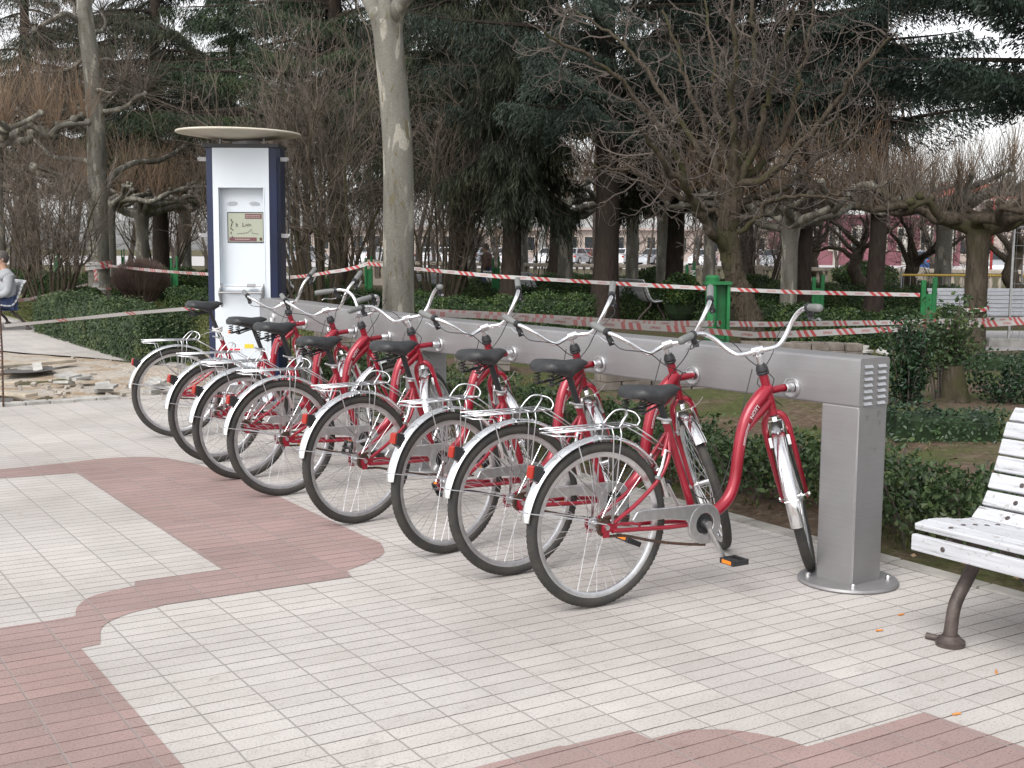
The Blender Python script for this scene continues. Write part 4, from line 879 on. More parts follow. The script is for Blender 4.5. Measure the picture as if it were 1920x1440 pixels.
def tape(pts, w, lab, roll=None, sag=.0, words=True, u0=0., mirror=False, tilt=0., flip=False, pale=False):
    P = np.array(pts, float); S = []
    for i in range(len(P) - 1):
        n = max(6, int(np.linalg.norm(P[i + 1] - P[i]) / .12)); tt = np.linspace(0, 1, n + 1)[:-1] if i < len(P) - 2 else np.linspace(0, 1, n + 1)
        for t_ in tt: p = P[i] * (1 - t_) + P[i + 1] * t_; S.append(p - np.array([0, 0, sag * 4 * t_ * (1 - t_)]))
    S = np.array(S); n = len(S); T = unit(np.gradient(S, axis=0)); cum = np.concatenate([[0], np.cumsum(np.linalg.norm(np.diff(S, axis=0), axis=1))])
    side = unit(np.cross(T, np.array([0, 0, 1.]))); upv = unit(np.cross(side, T)); 
    ro = np.interp(cum / cum[-1], np.linspace(0, 1, len(roll)), roll) if roll is not None else np.zeros(n)
    ro = ro + .18 * np.sin(cum * 1.9 + u0 * 5); W_ = upv * np.cos(ro)[:, None] + side * np.sin(ro)[:, None]
    hwid = w / 2 * (1 - .12 * np.abs(np.sin(cum * 1.3 + u0)))[:, None]
    o = empty('barrier_tape', (0, 0, 0), 0, lab, 'tape', 'red and white barrier tapes'); b = MB(); tmat = M['tape'] if not pale else M['tape_pale']; b.add(np.concatenate([S - W_ * hwid, S + W_ * hwid]), q=[[i, i + 1, n + i + 1, n + i] for i in range(n - 1)])
    tp = b.build('tape_strip', tmat, o, smooth=True); uvl = tp.data.uv_layers.new(name='UVMap')
    vi = np.zeros(len(tp.data.loops), int); tp.data.loops.foreach_get('vertex_index', vi); uv = np.column_stack([cum[vi % n] + u0, np.where(vi < n, -1., 1.)]); uvl.data.foreach_set('uv', uv.ravel())
    if words:
        sg = -1 if mirror else 1; k = (u0 // .62) * .62 + .62; txt = 'OPHISA'; bt = MB(); V0, F0 = text_mesh(txt, w * .52); V0[:, 0] -= (V0[:, 0].min() + V0[:, 0].max()) / 2; V0[:, 1] -= w * .18
        while k - u0 + .46 < cum[-1]:
            c0 = k - u0 + .46
            if c0 > .2:
                out = []
                for x, y, _ in V0:
                    if flip: x, y = -x, -y
                    u = c0 + x * 1.25 * sg; p = np.array([np.interp(u, cum, S[:, j]) for j in range(3)]); wv = unit(np.array([np.interp(u, cum, W_[:, j]) for j in range(3)])); tn = unit(np.array([np.interp(u, cum, T[:, j]) for j in range(3)])); nn = np.cross(tn, wv); nn = nn if nn[1] < 0 else -nn
                    out.append(p + wv * y + nn * .002)
                bt.add(out, ng=F0)
            k += .62
        if bt.n: bt.build('lettering', M['red_ink'], o)
    return o
TW = .060
treeL = (gnd(185, 577)); YL = 27.5
TT = lambda px, py, Y: at(px, py, Y)
t1 = [TT(203, 498, YL - .2), TT(392, 514, 23), TT(530, 520, 21.5), TT(618, 510, 20.6), TT(690, 494, 20.2)]
tape(t1, TW, 'upper tape from the left plane tree running behind the kiosk to the green stand', sag=.02)
tape([TT(690, 494, 20.2), TT(780, 504, 19.6), TT(930, 518, 18.8), TT(1130, 530, 18.4), TT(1330, 541, 17.9), TT(1500, 548, 17.7), TT(1725, 553, 17.5)], TW, 'long upper tape across the hedges ending at the right green stand', words=True, mirror=True)
tape([TT(-120, 570, 19.5), TT(0, 567, 21), TT(55, 561, 22.5), TT(110, 548, 24.5), TT(164, 533, YL - .4)], TW, 'sagging tape from the left picture edge up to the left plane tree', words=False)
tape([TT(8, 611, 12.6), TT(100, 602, 12.0), TT(240, 588, 11.0), TT(372, 577, 9.7)], .038, 'white tape stretched from the rusty rod to the last bicycle saddle', roll=[.2, .9, .6, .3], words=False, u0=.3, pale=True)
tape([TT(-120, 613, 13.0), TT(0, 612, 12.65)], .04, 'short tape end leaving the rusty rod to the left', words=False, u0=.36, pale=True)
tape([TT(178, 505, YL - .35), TT(181, 530, YL - .38), TT(173, 556, YL - .4)], .13, 'striped tape end hanging down the left plane trunk', words=False)
tape([TT(788, 588, 8.05), TT(900, 593, 8.6), TT(1020, 601, 9.3), TT(1180, 611, 10.1), TT(1330, 621, 10.9), TT(1412, 628, 11.2), TT(1500, 626, 11.7), TT(1700, 616, 12.8), TT(2000, 600, 14.5)], .066, 'lower tape drooping along the top of the rack beam to the right edge', roll=[.9, .9, .7, .3, .1, 0, 0, 0, 0])
tape([TT(792, 583, 8.1), TT(900, 588, 8.9), TT(1080, 599, 10.0), TT(1240, 606, 11.4), TT(1440, 608, 13.0), TT(1660, 605, 14.6), TT(2000, 596, 17.0)], .062, 'second tape just above the lower one, behind the gnarled trunk foot', roll=[.8, .8, .5, .1, 0, 0, 0], mirror=True, u0=.25)
# loop tied round the saddle post of the last bicycle
bp = bikes[-1]; 
sp = bp.matrix_basis @ Vector((.31, 0, .80)); b = MB()
for k in range(3):
    th = np.linspace(0, 2 * math.pi, 18); b.tube(np.column_stack([sp.x + .035 * np.cos(th), sp.y + .035 * np.sin(th), sp.z + .012 * k + .006 * np.sin(th * 2 + k)]), .006, 5)
for dx, dz in ((-.12, -.03), (.05, -.07), (.09, -.04), (-.06, .02)): b.tube(bez([(sp.x, sp.y - .03, sp.z), (sp.x + dx * .5, sp.y - .04, sp.z + dz * .3), (sp.x + dx, sp.y - .05, sp.z + dz)], 8), [.011, .010, .009, .008, .008, .007, .006, .006, .005][:9], 4, flat=.2)
tag(b.build('tape_knot', M['white_ink']), 'knotted white tape ends under the last bicycle saddle', 'tape knot')
th = np.linspace(0, 2 * math.pi, 25)
def band(cx, cy, r_, z0, z1, lab, tw=0.):
    S0 = np.column_stack([cx + r_ * np.cos(th), cy + r_ * np.sin(th), np.full(25, z0) + tw * np.cos(th)]); S1 = S0 + (0, 0, z1 - z0); b = MB(); b.add(np.concatenate([S0, S1]), q=[[i, i + 1, 26 + i - 1 + 0, 25 + i] if False else [i, i + 1, 25 + i + 1, 25 + i] for i in range(24)]); o = b.build('tape_band', M['tape'])
    uvl = o.data.uv_layers.new(name='UVMap'); vi = np.zeros(len(o.data.loops), int); o.data.loops.foreach_get('vertex_index', vi); uvl.data.foreach_set('uv', np.column_stack([(vi % 25) * r_ * 2 * math.pi / 24 * .8, np.where(vi < 25, -1., 1.)]).ravel()); return tag(o, lab, 'tape')
tl_ = at(185, 500, 28.0)
band(tl_[0], 28.0, .30, .97, 1.06, 'striped tape wound round the left plane trunk', .01); band(tl_[0], 28.0, .295, .88, .955, 'lower turn of striped tape on the left plane trunk', .03); band(tl_[0], 28.0, .275, .42, .47, 'thin whitish tape turn low on the left plane trunk', .0)

# ================================================================== HEDGES AND SHRUBS
def leaf_cloud(b, C, size, up=.3, w=.42, out=None, fine=False):
    n = len(C); D = RNG.normal(0, 1, (n, 3)); D[:, 2] = np.abs(D[:, 2]) * .6 + up
    if out is not None: D = D * .6 + out * .9
    D = unit(D); S = unit(np.cross(D, RNG.normal(0, 1, (n, 3)))); L = size * RNG.uniform(.6, 1.3, n); (b.leaves if fine else b.cards)(C, D, S, L, L * w)
def hedge(p0, p1, width, h, lab, dens=1100, leaf=.035, mat='hedge', z0=-.02, core=True, name='hedge', group=None):
    p0 = np.array(p0[:2], float); p1 = np.array(p1[:2], float); L = np.linalg.norm(p1 - p0); d = (p1 - p0) / L; nn = np.array([-d[1], d[0]])
    t = empty(name, (*p0, z0), math.atan2(d[1], d[0]), lab, 'hedge', group); b = MB()
    area = 2 * L * h + L * width + 2 * width * h; n = int(area * dens); u = RNG.uniform(0, L, n); per = 2 * h + width; s_ = RNG.uniform(0, per, n); y = np.where(s_ < h, -width / 2, np.where(s_ < h + width, s_ - h - width / 2, width / 2)); z = np.where(s_ < h, s_, np.where(s_ < h + width, h, per - s_))
    ends = RNG.random(n) < (2 * width * h / area); u = np.where(ends, np.where(RNG.random(n) < .5, 0, L), u); y = np.where(ends, RNG.uniform(-width / 2, width / 2, n), y); z = np.where(ends, RNG.uniform(0, h, n), z)
    bulge = .5 + .5 * np.sin(u * 3.1 + p0[0]) * np.sin(u * 7.3 + 1); k = 1 + .10 * (bulge - .5); zz = z * (1 + .09 * np.sin(u * 2.3 + p0[1]) + .05 * np.sin(u * 9)); rd = np.minimum(1, .80 + .22 * (1 - (z / h) ** 6)); y = y * k * rd
    C = np.column_stack([u, y, zz]) + RNG.normal(0, leaf * .7, (n, 3)); C[:, 2] = np.maximum(C[:, 2], .01); nm = np.column_stack([np.where(ends, np.where(u < L / 2, -1., 1.), 0.), np.where(~ends & (s_ < h), -1., np.where(~ends & (s_ > h + width), 1., 0.)), np.where(~ends & (s_ >= h) & (s_ <= h + width), 1., .25)]); nm = unit(nm + RNG.normal(0, .38, (n, 3))); D = RNG.normal(0, 1, (n, 3)); D = unit(D - nm * (D * nm).sum(1)[:, None] * .85); S = unit(np.cross(D, nm)); Lf = leaf * RNG.uniform(.6, 1.3, n); b.leaves(C - D * Lf[:, None] * .5, D, S, Lf, Lf * .36); b.build('foliage', M[mat], t)
    if core:  # solid dark filler, painted as the shade between the leaves
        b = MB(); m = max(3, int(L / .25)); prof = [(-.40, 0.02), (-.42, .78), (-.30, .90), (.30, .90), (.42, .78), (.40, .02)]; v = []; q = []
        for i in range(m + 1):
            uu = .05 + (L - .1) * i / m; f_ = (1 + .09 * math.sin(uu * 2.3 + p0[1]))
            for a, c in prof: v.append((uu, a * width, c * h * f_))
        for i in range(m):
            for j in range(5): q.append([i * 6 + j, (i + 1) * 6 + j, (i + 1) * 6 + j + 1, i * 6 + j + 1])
        b.add(v, q=q, ng=[list(range(6)), [m * 6 + j for j in range(6)][::-1]]); b.build('inner_shade', M['hedge_core'], t)
    return t
def shrub(p, rad, h, lab, n=2500, leaf=.05, mat='euonymus', stems=14, cat='shrub', z0=0., low=.15, name='shrub', group=None, core=False):
    t = empty(name, (p[0], p[1], z0), 0, lab, cat, group); b = MB(); th = RNG.uniform(0, 2 * math.pi, n); ph = np.arccos(RNG.uniform(-.35, 1, n)); r_ = RNG.uniform(.55, 1, n) ** .5 * (1 + .18 * np.sin(th * 3 + 1) * np.sin(ph * 4))
    C = np.column_stack([np.sin(ph) * np.cos(th) * rad, np.sin(ph) * np.sin(th) * rad, h * (.5 + .5 * np.cos(ph))]) * 1.; C[:, :2] *= r_[:, None]; C[:, 2] = h * low + (C[:, 2] * (1 - low)) * (.75 + .25 * r_); leaf_cloud(b, C, leaf, fine=name == 'tall_shrub'); b.build('foliage', M[mat], t)
    b = MB(); 
    for i in range(stems):
        a = random.uniform(0, 2 * math.pi); q = random.uniform(.3, .85); e = np.array([math.cos(a) * rad * q, math.sin(a) * rad * q, h * random.uniform(.6, .95)]); s0 = np.array([e[0] * .25, e[1] * .25, -.03]); b.tube(bez([s0, (s0 + e) / 2 + RNG.normal(0, .04, 3), e], 6), [.012 * h / .5] * 2 + [.004] * (len(bez([s0, (s0 + e) / 2, e], 6)) - 2) if False else .007 * max(1, h), 5)
    b.build('stems', M['twig_dark'], t)
    if core: b = MB(); b.ball((0, 0, h * .5), 1, 10, (rad * .80, rad * .80, h * .44)); b.build('shade_core', M['hedge_core'], t)  # dark ball inside the leaves, inner shade as plain colour
    return t
# leafy row right behind the kerb, cut into clumps
G1 = 'leafy evergreen clumps planted along the kerb'
lab_k = ['leafy evergreen clump just beyond the white bench seat', 'leafy clump behind the front post base', 'leafy clump under the rack beam behind the nearest bicycle', 'leafy clump behind the second bicycle wheel', 'leafy clump behind the third bicycle', 'leafy clump seen between the third and fourth bicycles', 'leafy clump behind the fourth bicycle fork', 'leafy clump beside the middle post of the rack', 'leafy clump behind the fifth bicycle', 'leafy clump behind the sixth bicycle', 'leafy clump near the far post of the rack']
for i, a_ in enumerate([1.9, 2.75, 3.65, 4.55, 5.4, 6.3, 7.2, 8.2, 9.2, 10.2, 11.2]):
    p = ab(a_, KB + .50 + (.06 if i % 2 else 0)); L_ = .98; hh = (.38, .40, .37, .37, .33, .35, .37, .40, .40, .42, .40)[i]
    t = empty('leafy_shrub', (*p[:2], 0), math.atan2(AV[1], AV[0]), lab_k[i], 'shrub', G1); n = 2700 if i < 6 else 2400; u = RNG.uniform(-.5, .5, n) * L_; y = RNG.normal(0, .17, n); z = RNG.uniform(.2, 1, n) ** .8
    C = np.column_stack([u, y * (1.15 - .3 * z), hh * z * (1 + .14 * np.sin(u * 9 + i)) + RNG.normal(0, .02, n)]); b = MB(); leaf_cloud(b, C, .037, .35, .34, fine=True); b.build('foliage', M['euonymus'], t)
    b = MB()
    for k in range(26):
        x = random.uniform(-.5, .5) * L_; yy = random.gauss(0, .10); e = np.array([x + random.gauss(0, .06), yy * 1.6, hh * random.uniform(.7, 1.05)]); b.tube(bez([(x, yy, -.02), ((x + e[0]) / 2 + random.gauss(0, .02), yy + random.gauss(0, .02), hh * .4), e], 6), .0065, 5)
    b.build('stems', M['twig_dark'], t)
# clipped hedges (p0, p1 from measured base points)
def gp(x, y): return gnd(x, y)
hedge(ab(15.0, KB + .02), ab(21.5, KB + .10), .70, .62, 'long clipped hedge along the left path edge, in front of the left bench', 2600, .036, 'euonymus', group='clipped hedges of the park')
H_ = [((60, 560), (640, 566), .55, 'dark low hedge across the lawn left of the kiosk'), ((-30, 548), (330, 548), .6, 'far hedge strip behind the left bench'), ((325, 588), (520, 592), .5, 'hedge strip reaching the kiosk from the left lawn'),
      ((770, 622), (1112, 628), .62, 'front hedge row between the plane trunk and the dark spruce trunk'), ((770, 592), (1110, 597), .62, 'middle hedge row right of the plane trunk'), ((770, 570), (1090, 572), .62, 'third hedge row right of the plane trunk, lighter top'),
      ((1175, 600), (1330, 606), .62, 'short hedge right of the dark spruce trunk'), ((1400, 640), (1800, 652), .55, 'front hedge row behind the tapes on the right'), ((1420, 600), (1810, 606), .66, 'middle hedge row on the right before the pollarded trunks'), ((1440, 574), (1800, 580), .6, 'far hedge row on the right near the balustrade'),
      ((560, 600), (720, 604), .55, 'hedge behind the far rack end, left of the plane trunk'), ((780, 545), (1300, 548), .55, 'thin distant hedge line in the middle of the park'), ((340, 556), (400, 556), .8, 'distant block of hedge left of the kiosk')]
for (a, c, h, lab) in H_: hedge(gp(*a), gp(*c), .70, h, lab, 1500, .042, group='clipped hedges of the park')
pr_ = gp(1765, 800); hedge(gp(1655, 835), gp(1868, 838), .42, .30, 'low broken hedge on the bare soil left of the white bench', 1300, .032, 'laurel', group='clipped hedges of the park')
hedge(gp(1778, 706), gp(1935, 712), .5, .30, 'small dark hedge by the stone edging at the right edge', 900, .035, 'laurel', group='clipped hedges of the park')
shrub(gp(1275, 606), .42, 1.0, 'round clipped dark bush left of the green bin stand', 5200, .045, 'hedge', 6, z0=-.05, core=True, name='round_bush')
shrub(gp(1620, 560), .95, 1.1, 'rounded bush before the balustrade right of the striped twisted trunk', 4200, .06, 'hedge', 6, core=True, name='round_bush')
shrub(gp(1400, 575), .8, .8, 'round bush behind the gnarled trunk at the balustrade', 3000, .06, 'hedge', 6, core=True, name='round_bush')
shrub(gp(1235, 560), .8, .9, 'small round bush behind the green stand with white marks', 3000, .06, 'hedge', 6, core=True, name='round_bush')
def scruffy(p, spread, h, lab, nst, per, leaf, mat, low=.35, lean=(0, 0)):
    t = empty('tall_shrub', (p[0], p[1], 0), 0, lab, 'shrub'); b = MB(); C = []
    for k in range(nst):
        a = random.uniform(0, 6.28); q = random.uniform(.2, 1); e = np.array([math.cos(a) * spread * q + lean[0], math.sin(a) * spread * q + lean[1], h * random.uniform(.55, 1.05)]); P = bez([(math.cos(a) * .05, math.sin(a) * .05, -.03), e * (.35, .35, .45) + RNG.normal(0, .025, 3), e], 10); b.tube(P, np.linspace(.009, .003, len(P)), 5)
        cl = random.uniform(.5, 1.3); n = int(per * cl); tt = RNG.uniform(low, 1, n) ** .8; c = np.column_stack([np.interp(tt * (len(P) - 1), np.arange(len(P)), P[:, j]) for j in range(3)]); C.append(c + RNG.normal(0, .055, (n, 3)))
    b.build('stems', M['twig_dark'], t); b = MB(); leaf_cloud(b, np.concatenate(C), leaf, .2, .33, fine=True); b.build('foliage', M[mat], t)
pa = gnd(1700, 792); scruffy(pa, .22, .88, 'tall dark leafy shrub directly right of the rack end', 26, 95, .042, 'laurel', .25)
pb = gnd(1765, 768); scruffy(pb, .42, .98, 'leafy regrowth on a cut stump right of the tall dark shrub', 30, 48, .05, 'euonymus', .5)
pc = gnd(1885, 775); scruffy(pc, .40, .42, 'low sprawling dark shrub on the soil near the right edge', 20, 60, .04, 'laurel', .3)
b = MB(); sp_ = gnd(1790, 772); b.tube([sp_ + (0, 0, -.05), sp_ + (0, 0, .12), sp_ + (-.02, 0, .30), sp_ + (-.03, 0, .42)], [.16, .13, .10, .085], 12)
for k in range(16):
    a = random.uniform(0, 6.28); b.tube(bez([sp_ + (0, 0, .12), sp_ + (math.cos(a) * .16, math.sin(a) * .16, .08), sp_ + (math.cos(a) * .30, math.sin(a) * .3, -.03)], 8), [.04, .038, .036, .034, .03, .026, .022, .018, .014][:9], 6)
tag(autosmooth(b.build('tree_stump', M['mossy_bark']), 50), 'rooty cut stump among the bare soil below the leafy regrowth', 'stump')

# ================================================================== TREES
class Tree:
    def __init__(s, name, loc, lab, cat='tree', group=None, z=0.): s.o = empty(name, (loc[0], loc[1], z), 0, lab, cat, group); s.base = np.array([loc[0], loc[1], z]); s.trunk = MB(); s.limb = MB(); s.A = []; s.B = []; s.ra = []; s.rb = []
    def seg(s, A, B, ra, rb): s.A.append(A); s.B.append(B); s.ra.append(ra); s.rb.append(rb)
    def done(s, bark_m, limb_m, twig_m, tname='crown'):
        if s.trunk.n: autosmooth(s.trunk.build('trunk', bark_m, s.o), 60)
        if s.limb.n: autosmooth(s.limb.build('limbs', limb_m, s.o), 60)
        if s.A:
            b = MB(); b.prism(np.array(s.A), np.array(s.B), np.array(s.ra), np.array(s.rb)); b.build(tname, twig_m, s.o)
        return s.o
def wander(p, d, L, n, jit, lift=0.):
    P = [np.array(p, float)]; d = unit(d); st = L / n
    for i in range(n): d = unit(d + RNG.normal(0, jit, 3) + np.array([0, 0, lift])); P.append(P[-1] + d * st)
    return np.array(P), d
def twiggy(T, p, d, L, r, lv, jit=.25, lift=.05, nch=4, spread=.7, shrink=.62, limb_r=.018):
    n = 4 if lv else 3; P, de = wander(p, d, L, n, jit, lift); rs = np.linspace(r, r * .55, n + 1)
    if r > limb_r: T.limb.tube(P, rs, 6 if r > .04 else 5, cap=False)
    else:
        for i in range(n): T.seg(P[i], P[i + 1], rs[i], rs[i + 1])
    if lv <= 0: return
    for k in range(nch):
        t = random.uniform(.25, 1.) if k else 1.; i = min(int(t * n), n - 1); q = P[i] + (P[i + 1] - P[i]) * (t * n - i); dd = unit(unit(P[i + 1] - P[i]) + RNG.normal(0, spread, 3) + (0, 0, lift)); twiggy(T, q, dd, L * shrink * random.uniform(.7, 1.2), r * .58, lv - 1, jit, lift, nch, spread, shrink, limb_r)
def shoots(T, p, n, L, r=.006, spread=.55, up=.6, sub=True):
    """thin straight one-year shoots from a knuckle"""
    for i in range(n):
        d = unit(RNG.normal(0, spread, 3) + (0, 0, up)); l = L * random.uniform(.5, 1.15); P, _ = wander(p, d, l, 3, .07, .03); rr = [r, r * .8, r * .6, r * .35]
        for j in range(3): T.seg(P[j], P[j + 1], rr[j], rr[j + 1])
        if sub and random.random() < .5: e, _ = wander(P[1], d + RNG.normal(0, .35, 3), l * .4, 2, .08); T.seg(e[0], e[1], r * .5, r * .4); T.seg(e[1], e[2], r * .4, r * .25)
def px_path(pts, Y, dy=None):
    out = []
    for i, p in enumerate(pts): out.append(at(p[0], p[1], Y + (dy[i] if dy else 0)))
    return np.array(out)
def L_(T, P): return P - T.base
# --- the left pale plane tree, pollarded
Y0 = 28.0; b0 = at(186, 577, Y0); T = Tree('plane_tree', b0[:2], 'pale pollarded plane tree left of the kiosk with striped tape round its trunk', z=0)
tr = px_path([(187, 585), (186, 520), (184, 440), (183, 360), (180, 250), (178, 190), (172, 120), (163, 60), (158, 10), (155, -60), (152, -160)], Y0); tr = bez(tr, 60) - T.base; tr[0][2] = -.1
T.trunk.tube(tr, np.interp(np.linspace(0, 1, len(tr)), [0, .04, .3, .6, 1], [.29, .245, .21, .20, .13]), 18)
brs = [([(196, 372), (203, 345), (222, 320), (258, 304), (295, 302), (325, 288), (347, 277)], 3.0, .085), ([(172, 368), (150, 358), (125, 345), (95, 322), (62, 312)], -2.0, .085), ([(168, 302), (140, 298), (100, 294), (82, 278), (58, 256)], 1.5, .06), ([(165, 242), (140, 233), (110, 230), (68, 230), (35, 205)], -1.5, .055),
       ([(168, 210), (145, 202), (108, 207), (70, 198)], 1.0, .05), ([(172, 186), (155, 190), (132, 190), (125, 176)], .6, .05), ([(193, 210), (218, 206), (240, 198), (255, 182), (272, 176)], -1.2, .06), ([(186, 114), (205, 112), (225, 126), (245, 133)], .8, .05), ([(175, 170), (188, 168), (210, 174), (230, 160)], -1, .04), ([(158, 108), (140, 125), (122, 131), (100, 132)], .8, .045), ([(148, 40), (125, 26), (100, 36), (66, 55)], -1.2, .07), ([(176, 60), (190, 58), (198, 42), (190, 22)], .8, .05), ([(150, 45), (140, 32), (138, 10), (120, -20)], .6, .05), ([(165, 10), (185, -15), (215, -30), (240, -60)], .6, .06)]
for pts, dy, r_ in brs:
    n = len(pts); P = px_path(pts, Y0, [dy * i / (n - 1) for i in range(n)]); P = bez(P, 24) - T.base; T.limb.tube(P, np.linspace(r_, r_ * .62, len(P)), 9); e = P[-1]; T.limb.ball(e, r_ * 1.1, 6)
    shoots(T, e, 60, 1.5, .006, .7, .35); shoots(T, P[len(P) // 2], 18, 1.1, .0055, .7, .35); shoots(T, P[3 * len(P) // 4], 22, 1.2, .0055, .7, .35)
T.done(M['plane'], M['plane'], M['twig'], 'shoots')
# --- the pale plane trunk behind the bar
Y0 = 12.8; b0 = at(745, 600, Y0); T = Tree('plane_tree', b0[:2], 'tall pale flaking plane trunk standing behind the middle of the rack')
tr = px_path([(747, 730), (747, 600), (747, 500), (747, 400), (746, 290), (740, 200), (732, 110), (728, 70), (726, 40)], Y0); tr = bez(tr, 60) - T.base; tr[0][2] = -.1
T.trunk.tube(tr, np.interp(np.linspace(0, 1, len(tr)), [0, .05, .25, .6, .9, 1], [.21, .172, .162, .150, .150, .165]), 24)
for pts, dy, r_ in (([(722, 62), (700, 15), (665, -50), (600, -160)], 1.2, .13), ([(735, 45), (752, 5), (792, -42), (860, -120)], -.6, .13), ([(725, 45), (722, -20), (730, -120), (735, -260)], .3, .12)):
    P = bez(px_path(pts, Y0, [dy * i / 3 for i in range(4)]), 20) - T.base; T.limb.tube(P, np.linspace(r_ * .72, r_ * .45, len(P)), 12); 
    shoots(T, P[-1], 20, 2.0, .008, .6, .6)
P = bez(px_path([(700, 120), (690, 60), (672, 20), (668, -20)], Y0), 10) - T.base
for j in range(len(P) - 1): T.seg(P[j], P[j + 1], .006, .005)
shoots(T, at(700, 58, Y0) - T.base, 4, .5, .004)
T.done(M['plane'], M['plane'], M['twig'])

# --- conifers
def conifer(loc, z, Ht, r0, lab, zlow, Lmax, nb, mat, droop=.5, dens=420, card=(.05, .20), hang=.9, lean=(0, 0), bias=None, zmax_dense=8.5, clear=None, trunk_m='spruce_bark', group='dark conifers of the park', name='spruce_tree', frond=.33, cw=1.15):
    T = Tree(name, loc, lab, 'tree', group, z); n = 14; zz = np.linspace(-.1, Ht, n); tr = np.column_stack([lean[0] * (zz / Ht) + .05 * np.sin(zz * .8), lean[1] * (zz / Ht) + .05 * np.cos(zz * .7), zz]); T.trunk.tube(tr, np.maximum(.03, r0 * (1 - zz / Ht) ** .75 * (1 + .25 * np.exp(-zz * 3))), 14)
    fb = MB()
    for k in range(nb):
        u = (k + random.random()) / nb; zb = zlow + (Ht - zlow) * u ** 1.35
        if zb > zmax_dense and random.random() < .55: continue
        az = random.uniform(0, 2 * math.pi) if bias is None or random.random() > .5 else bias + random.gauss(0, .7); L = Lmax * (1 - (zb - zlow) / (Ht - zlow)) ** .6 * random.uniform(.65, 1.05)
        if L < .4: continue
        d = np.array([math.cos(az), math.sin(az), 0]); c = np.array([np.interp(zb, zz, tr[:, 0]), np.interp(zb, zz, tr[:, 1]), zb]); t_ = np.linspace(0, 1, 9); zc = (.18 * t_ - droop * t_ ** 1.7 + droop * .35 * t_ ** 4) * L; sw = RNG.normal(0, .08) * L
        P = c + d * (L * t_)[:, None] + np.column_stack([np.zeros(9), np.zeros(9), zc]) + np.array([-d[1], d[0], 0]) * (sw * t_ ** 2)[:, None]; T.limb.tube(P, np.linspace(.018 + .012 * L, .005, 9), 5, cap=False)
        m = int(dens * L * 1.7); tt = RNG.uniform(.12, 1, m) ** .8; j = np.minimum((tt * 8).astype(int), 7); f_ = tt * 8 - j; Q = P[j] * (1 - f_)[:, None] + P[j + 1] * f_[:, None]
        nsp = max(6, int(L * 7)); lat_id = RNG.integers(0, nsp, m); ts = (lat_id + .5) / nsp; sdn = np.where(RNG.random(m) < .5, -1, 1); j = np.minimum((ts * 8).astype(int), 7); f2_ = ts * 8 - j; Q = P[j] * (1 - f2_)[:, None] + P[j + 1] * f2_[:, None]
        wl = frond * L * (1.05 - ts) * .9 + .12; off = RNG.uniform(0, 1, m); s_dir = np.array([-d[1], d[0], 0]); Q = Q + (s_dir * sdn[:, None] + d * .55) * (off * wl)[:, None] + RNG.normal(0, .022, (m, 3)); Q[:, 2] -= (off ** 1.4) * wl * .45 + np.abs(RNG.normal(0, .16 * hang, m)) * (.3 + off)
        D = unit(np.column_stack([d[0] * .35 + s_dir[0] * sdn * .45, d[1] * .35 + s_dir[1] * sdn * .45, -hang * np.ones(m)]) + RNG.normal(0, .28, (m, 3))); S = unit(np.cross(D, RNG.normal(0, 1, (m, 3)))); fb.cards(Q, D, S, RNG.uniform(card[0], card[1], m), RNG.uniform(.004, .010, m) * cw)
    T.done(M[trunk_m], M[trunk_m], M['twig_dark']); fb.build('foliage', M[mat], T.o); return T.o
def cpos(px, Y): p = at(px, 500, Y); return (p[0], p[1])
conifer(cpos(1133, 23.5), 0, 15, .25, 'dark straight spruce trunk with bluish drooping boughs, right of centre', 3.7, 4.2, 84, 'needles_blue', .22, 480, (.04, .14), .7)
conifer(cpos(855, 27), 0, 15, .22, 'dense weeping spruce just right of the pale plane trunk', 3.4, 3.0, 120, 'needles_dark', .7, 560, (.06, .22), 1.3)
conifer(cpos(955, 24), 0, 13, .20, 'weeping spruce with long hanging curtains, left of the straight dark trunk', 2.6, 1.7, 100, 'needles_dark', 1.0, 620, (.06, .24), 1.5)
conifer(cpos(632, 33), 0, 17, .26, 'layered spruce with spreading green boughs above the kiosk roof', 4.6, 5.6, 120, 'needles', .30, 460, (.05, .17), cw=1.4)
conifer(cpos(300, 38), 0, 16, .26, 'dark spruce between the left plane tree and the kiosk', 3.6, 5.0, 110, 'needles_dark', .5, 420, (.06, .2), cw=1.6)
conifer(cpos(440, 50), 0, 19, .28, 'tall spruce far behind the kiosk', 6.0, 4.6, 70, 'needles', .45, 360, (.08, .24), cw=1.8)
conifer(cpos(60, 40), 0, 15, .26, 'dark spruce at the far left behind the pollarded branches', 3.9, 4.2, 66, 'needles_dark', .5, 400, (.06, .2), cw=1.5)
conifer(cpos(1262, 27), 0, 13, .20, 'weeping spruce with low black curtains right of the straight trunk', 2.9, 2.0, 80, 'needles_dark', .85, 560, (.06, .22), 1.4)
conifer(cpos(1500, 23.5), 0, 14, .20, 'cedar behind the gnarled mossy tree', 4.0, 4.4, 84, 'needles_blue', .22, 640, (.04, .13), .6, name='cedar_tree', cw=1.4)
conifer(cpos(760, 40), 0, 17, .26, 'spruce mass far behind the pale plane trunk', 4.6, 5.0, 76, 'needles', .5, 400, (.06, .2), cw=1.5)
conifer(cpos(1395, 38), 0, 16, .24, 'dark spruce filling in behind the mossy tree crown', 4.8, 5.0, 80, 'needles_dark', .4, 400, (.06, .2), cw=1.6)
conifer(cpos(1040, 42), 0, 16, .24, 'dark spruce far behind the orange shoots, left of the straight trunk', 5.6, 4.6, 66, 'needles', .45, 380, (.07, .22), cw=1.7)
conifer(cpos(1990, 17.5), 0, 13, .28, 'cedar standing outside the right edge, bluish boughs reaching in', 3.6, 2.9, 30, 'needles_blue', .14, 900, (.05, .13), .5, bias=math.pi, name='cedar_tree', frond=.24, cw=1.7)
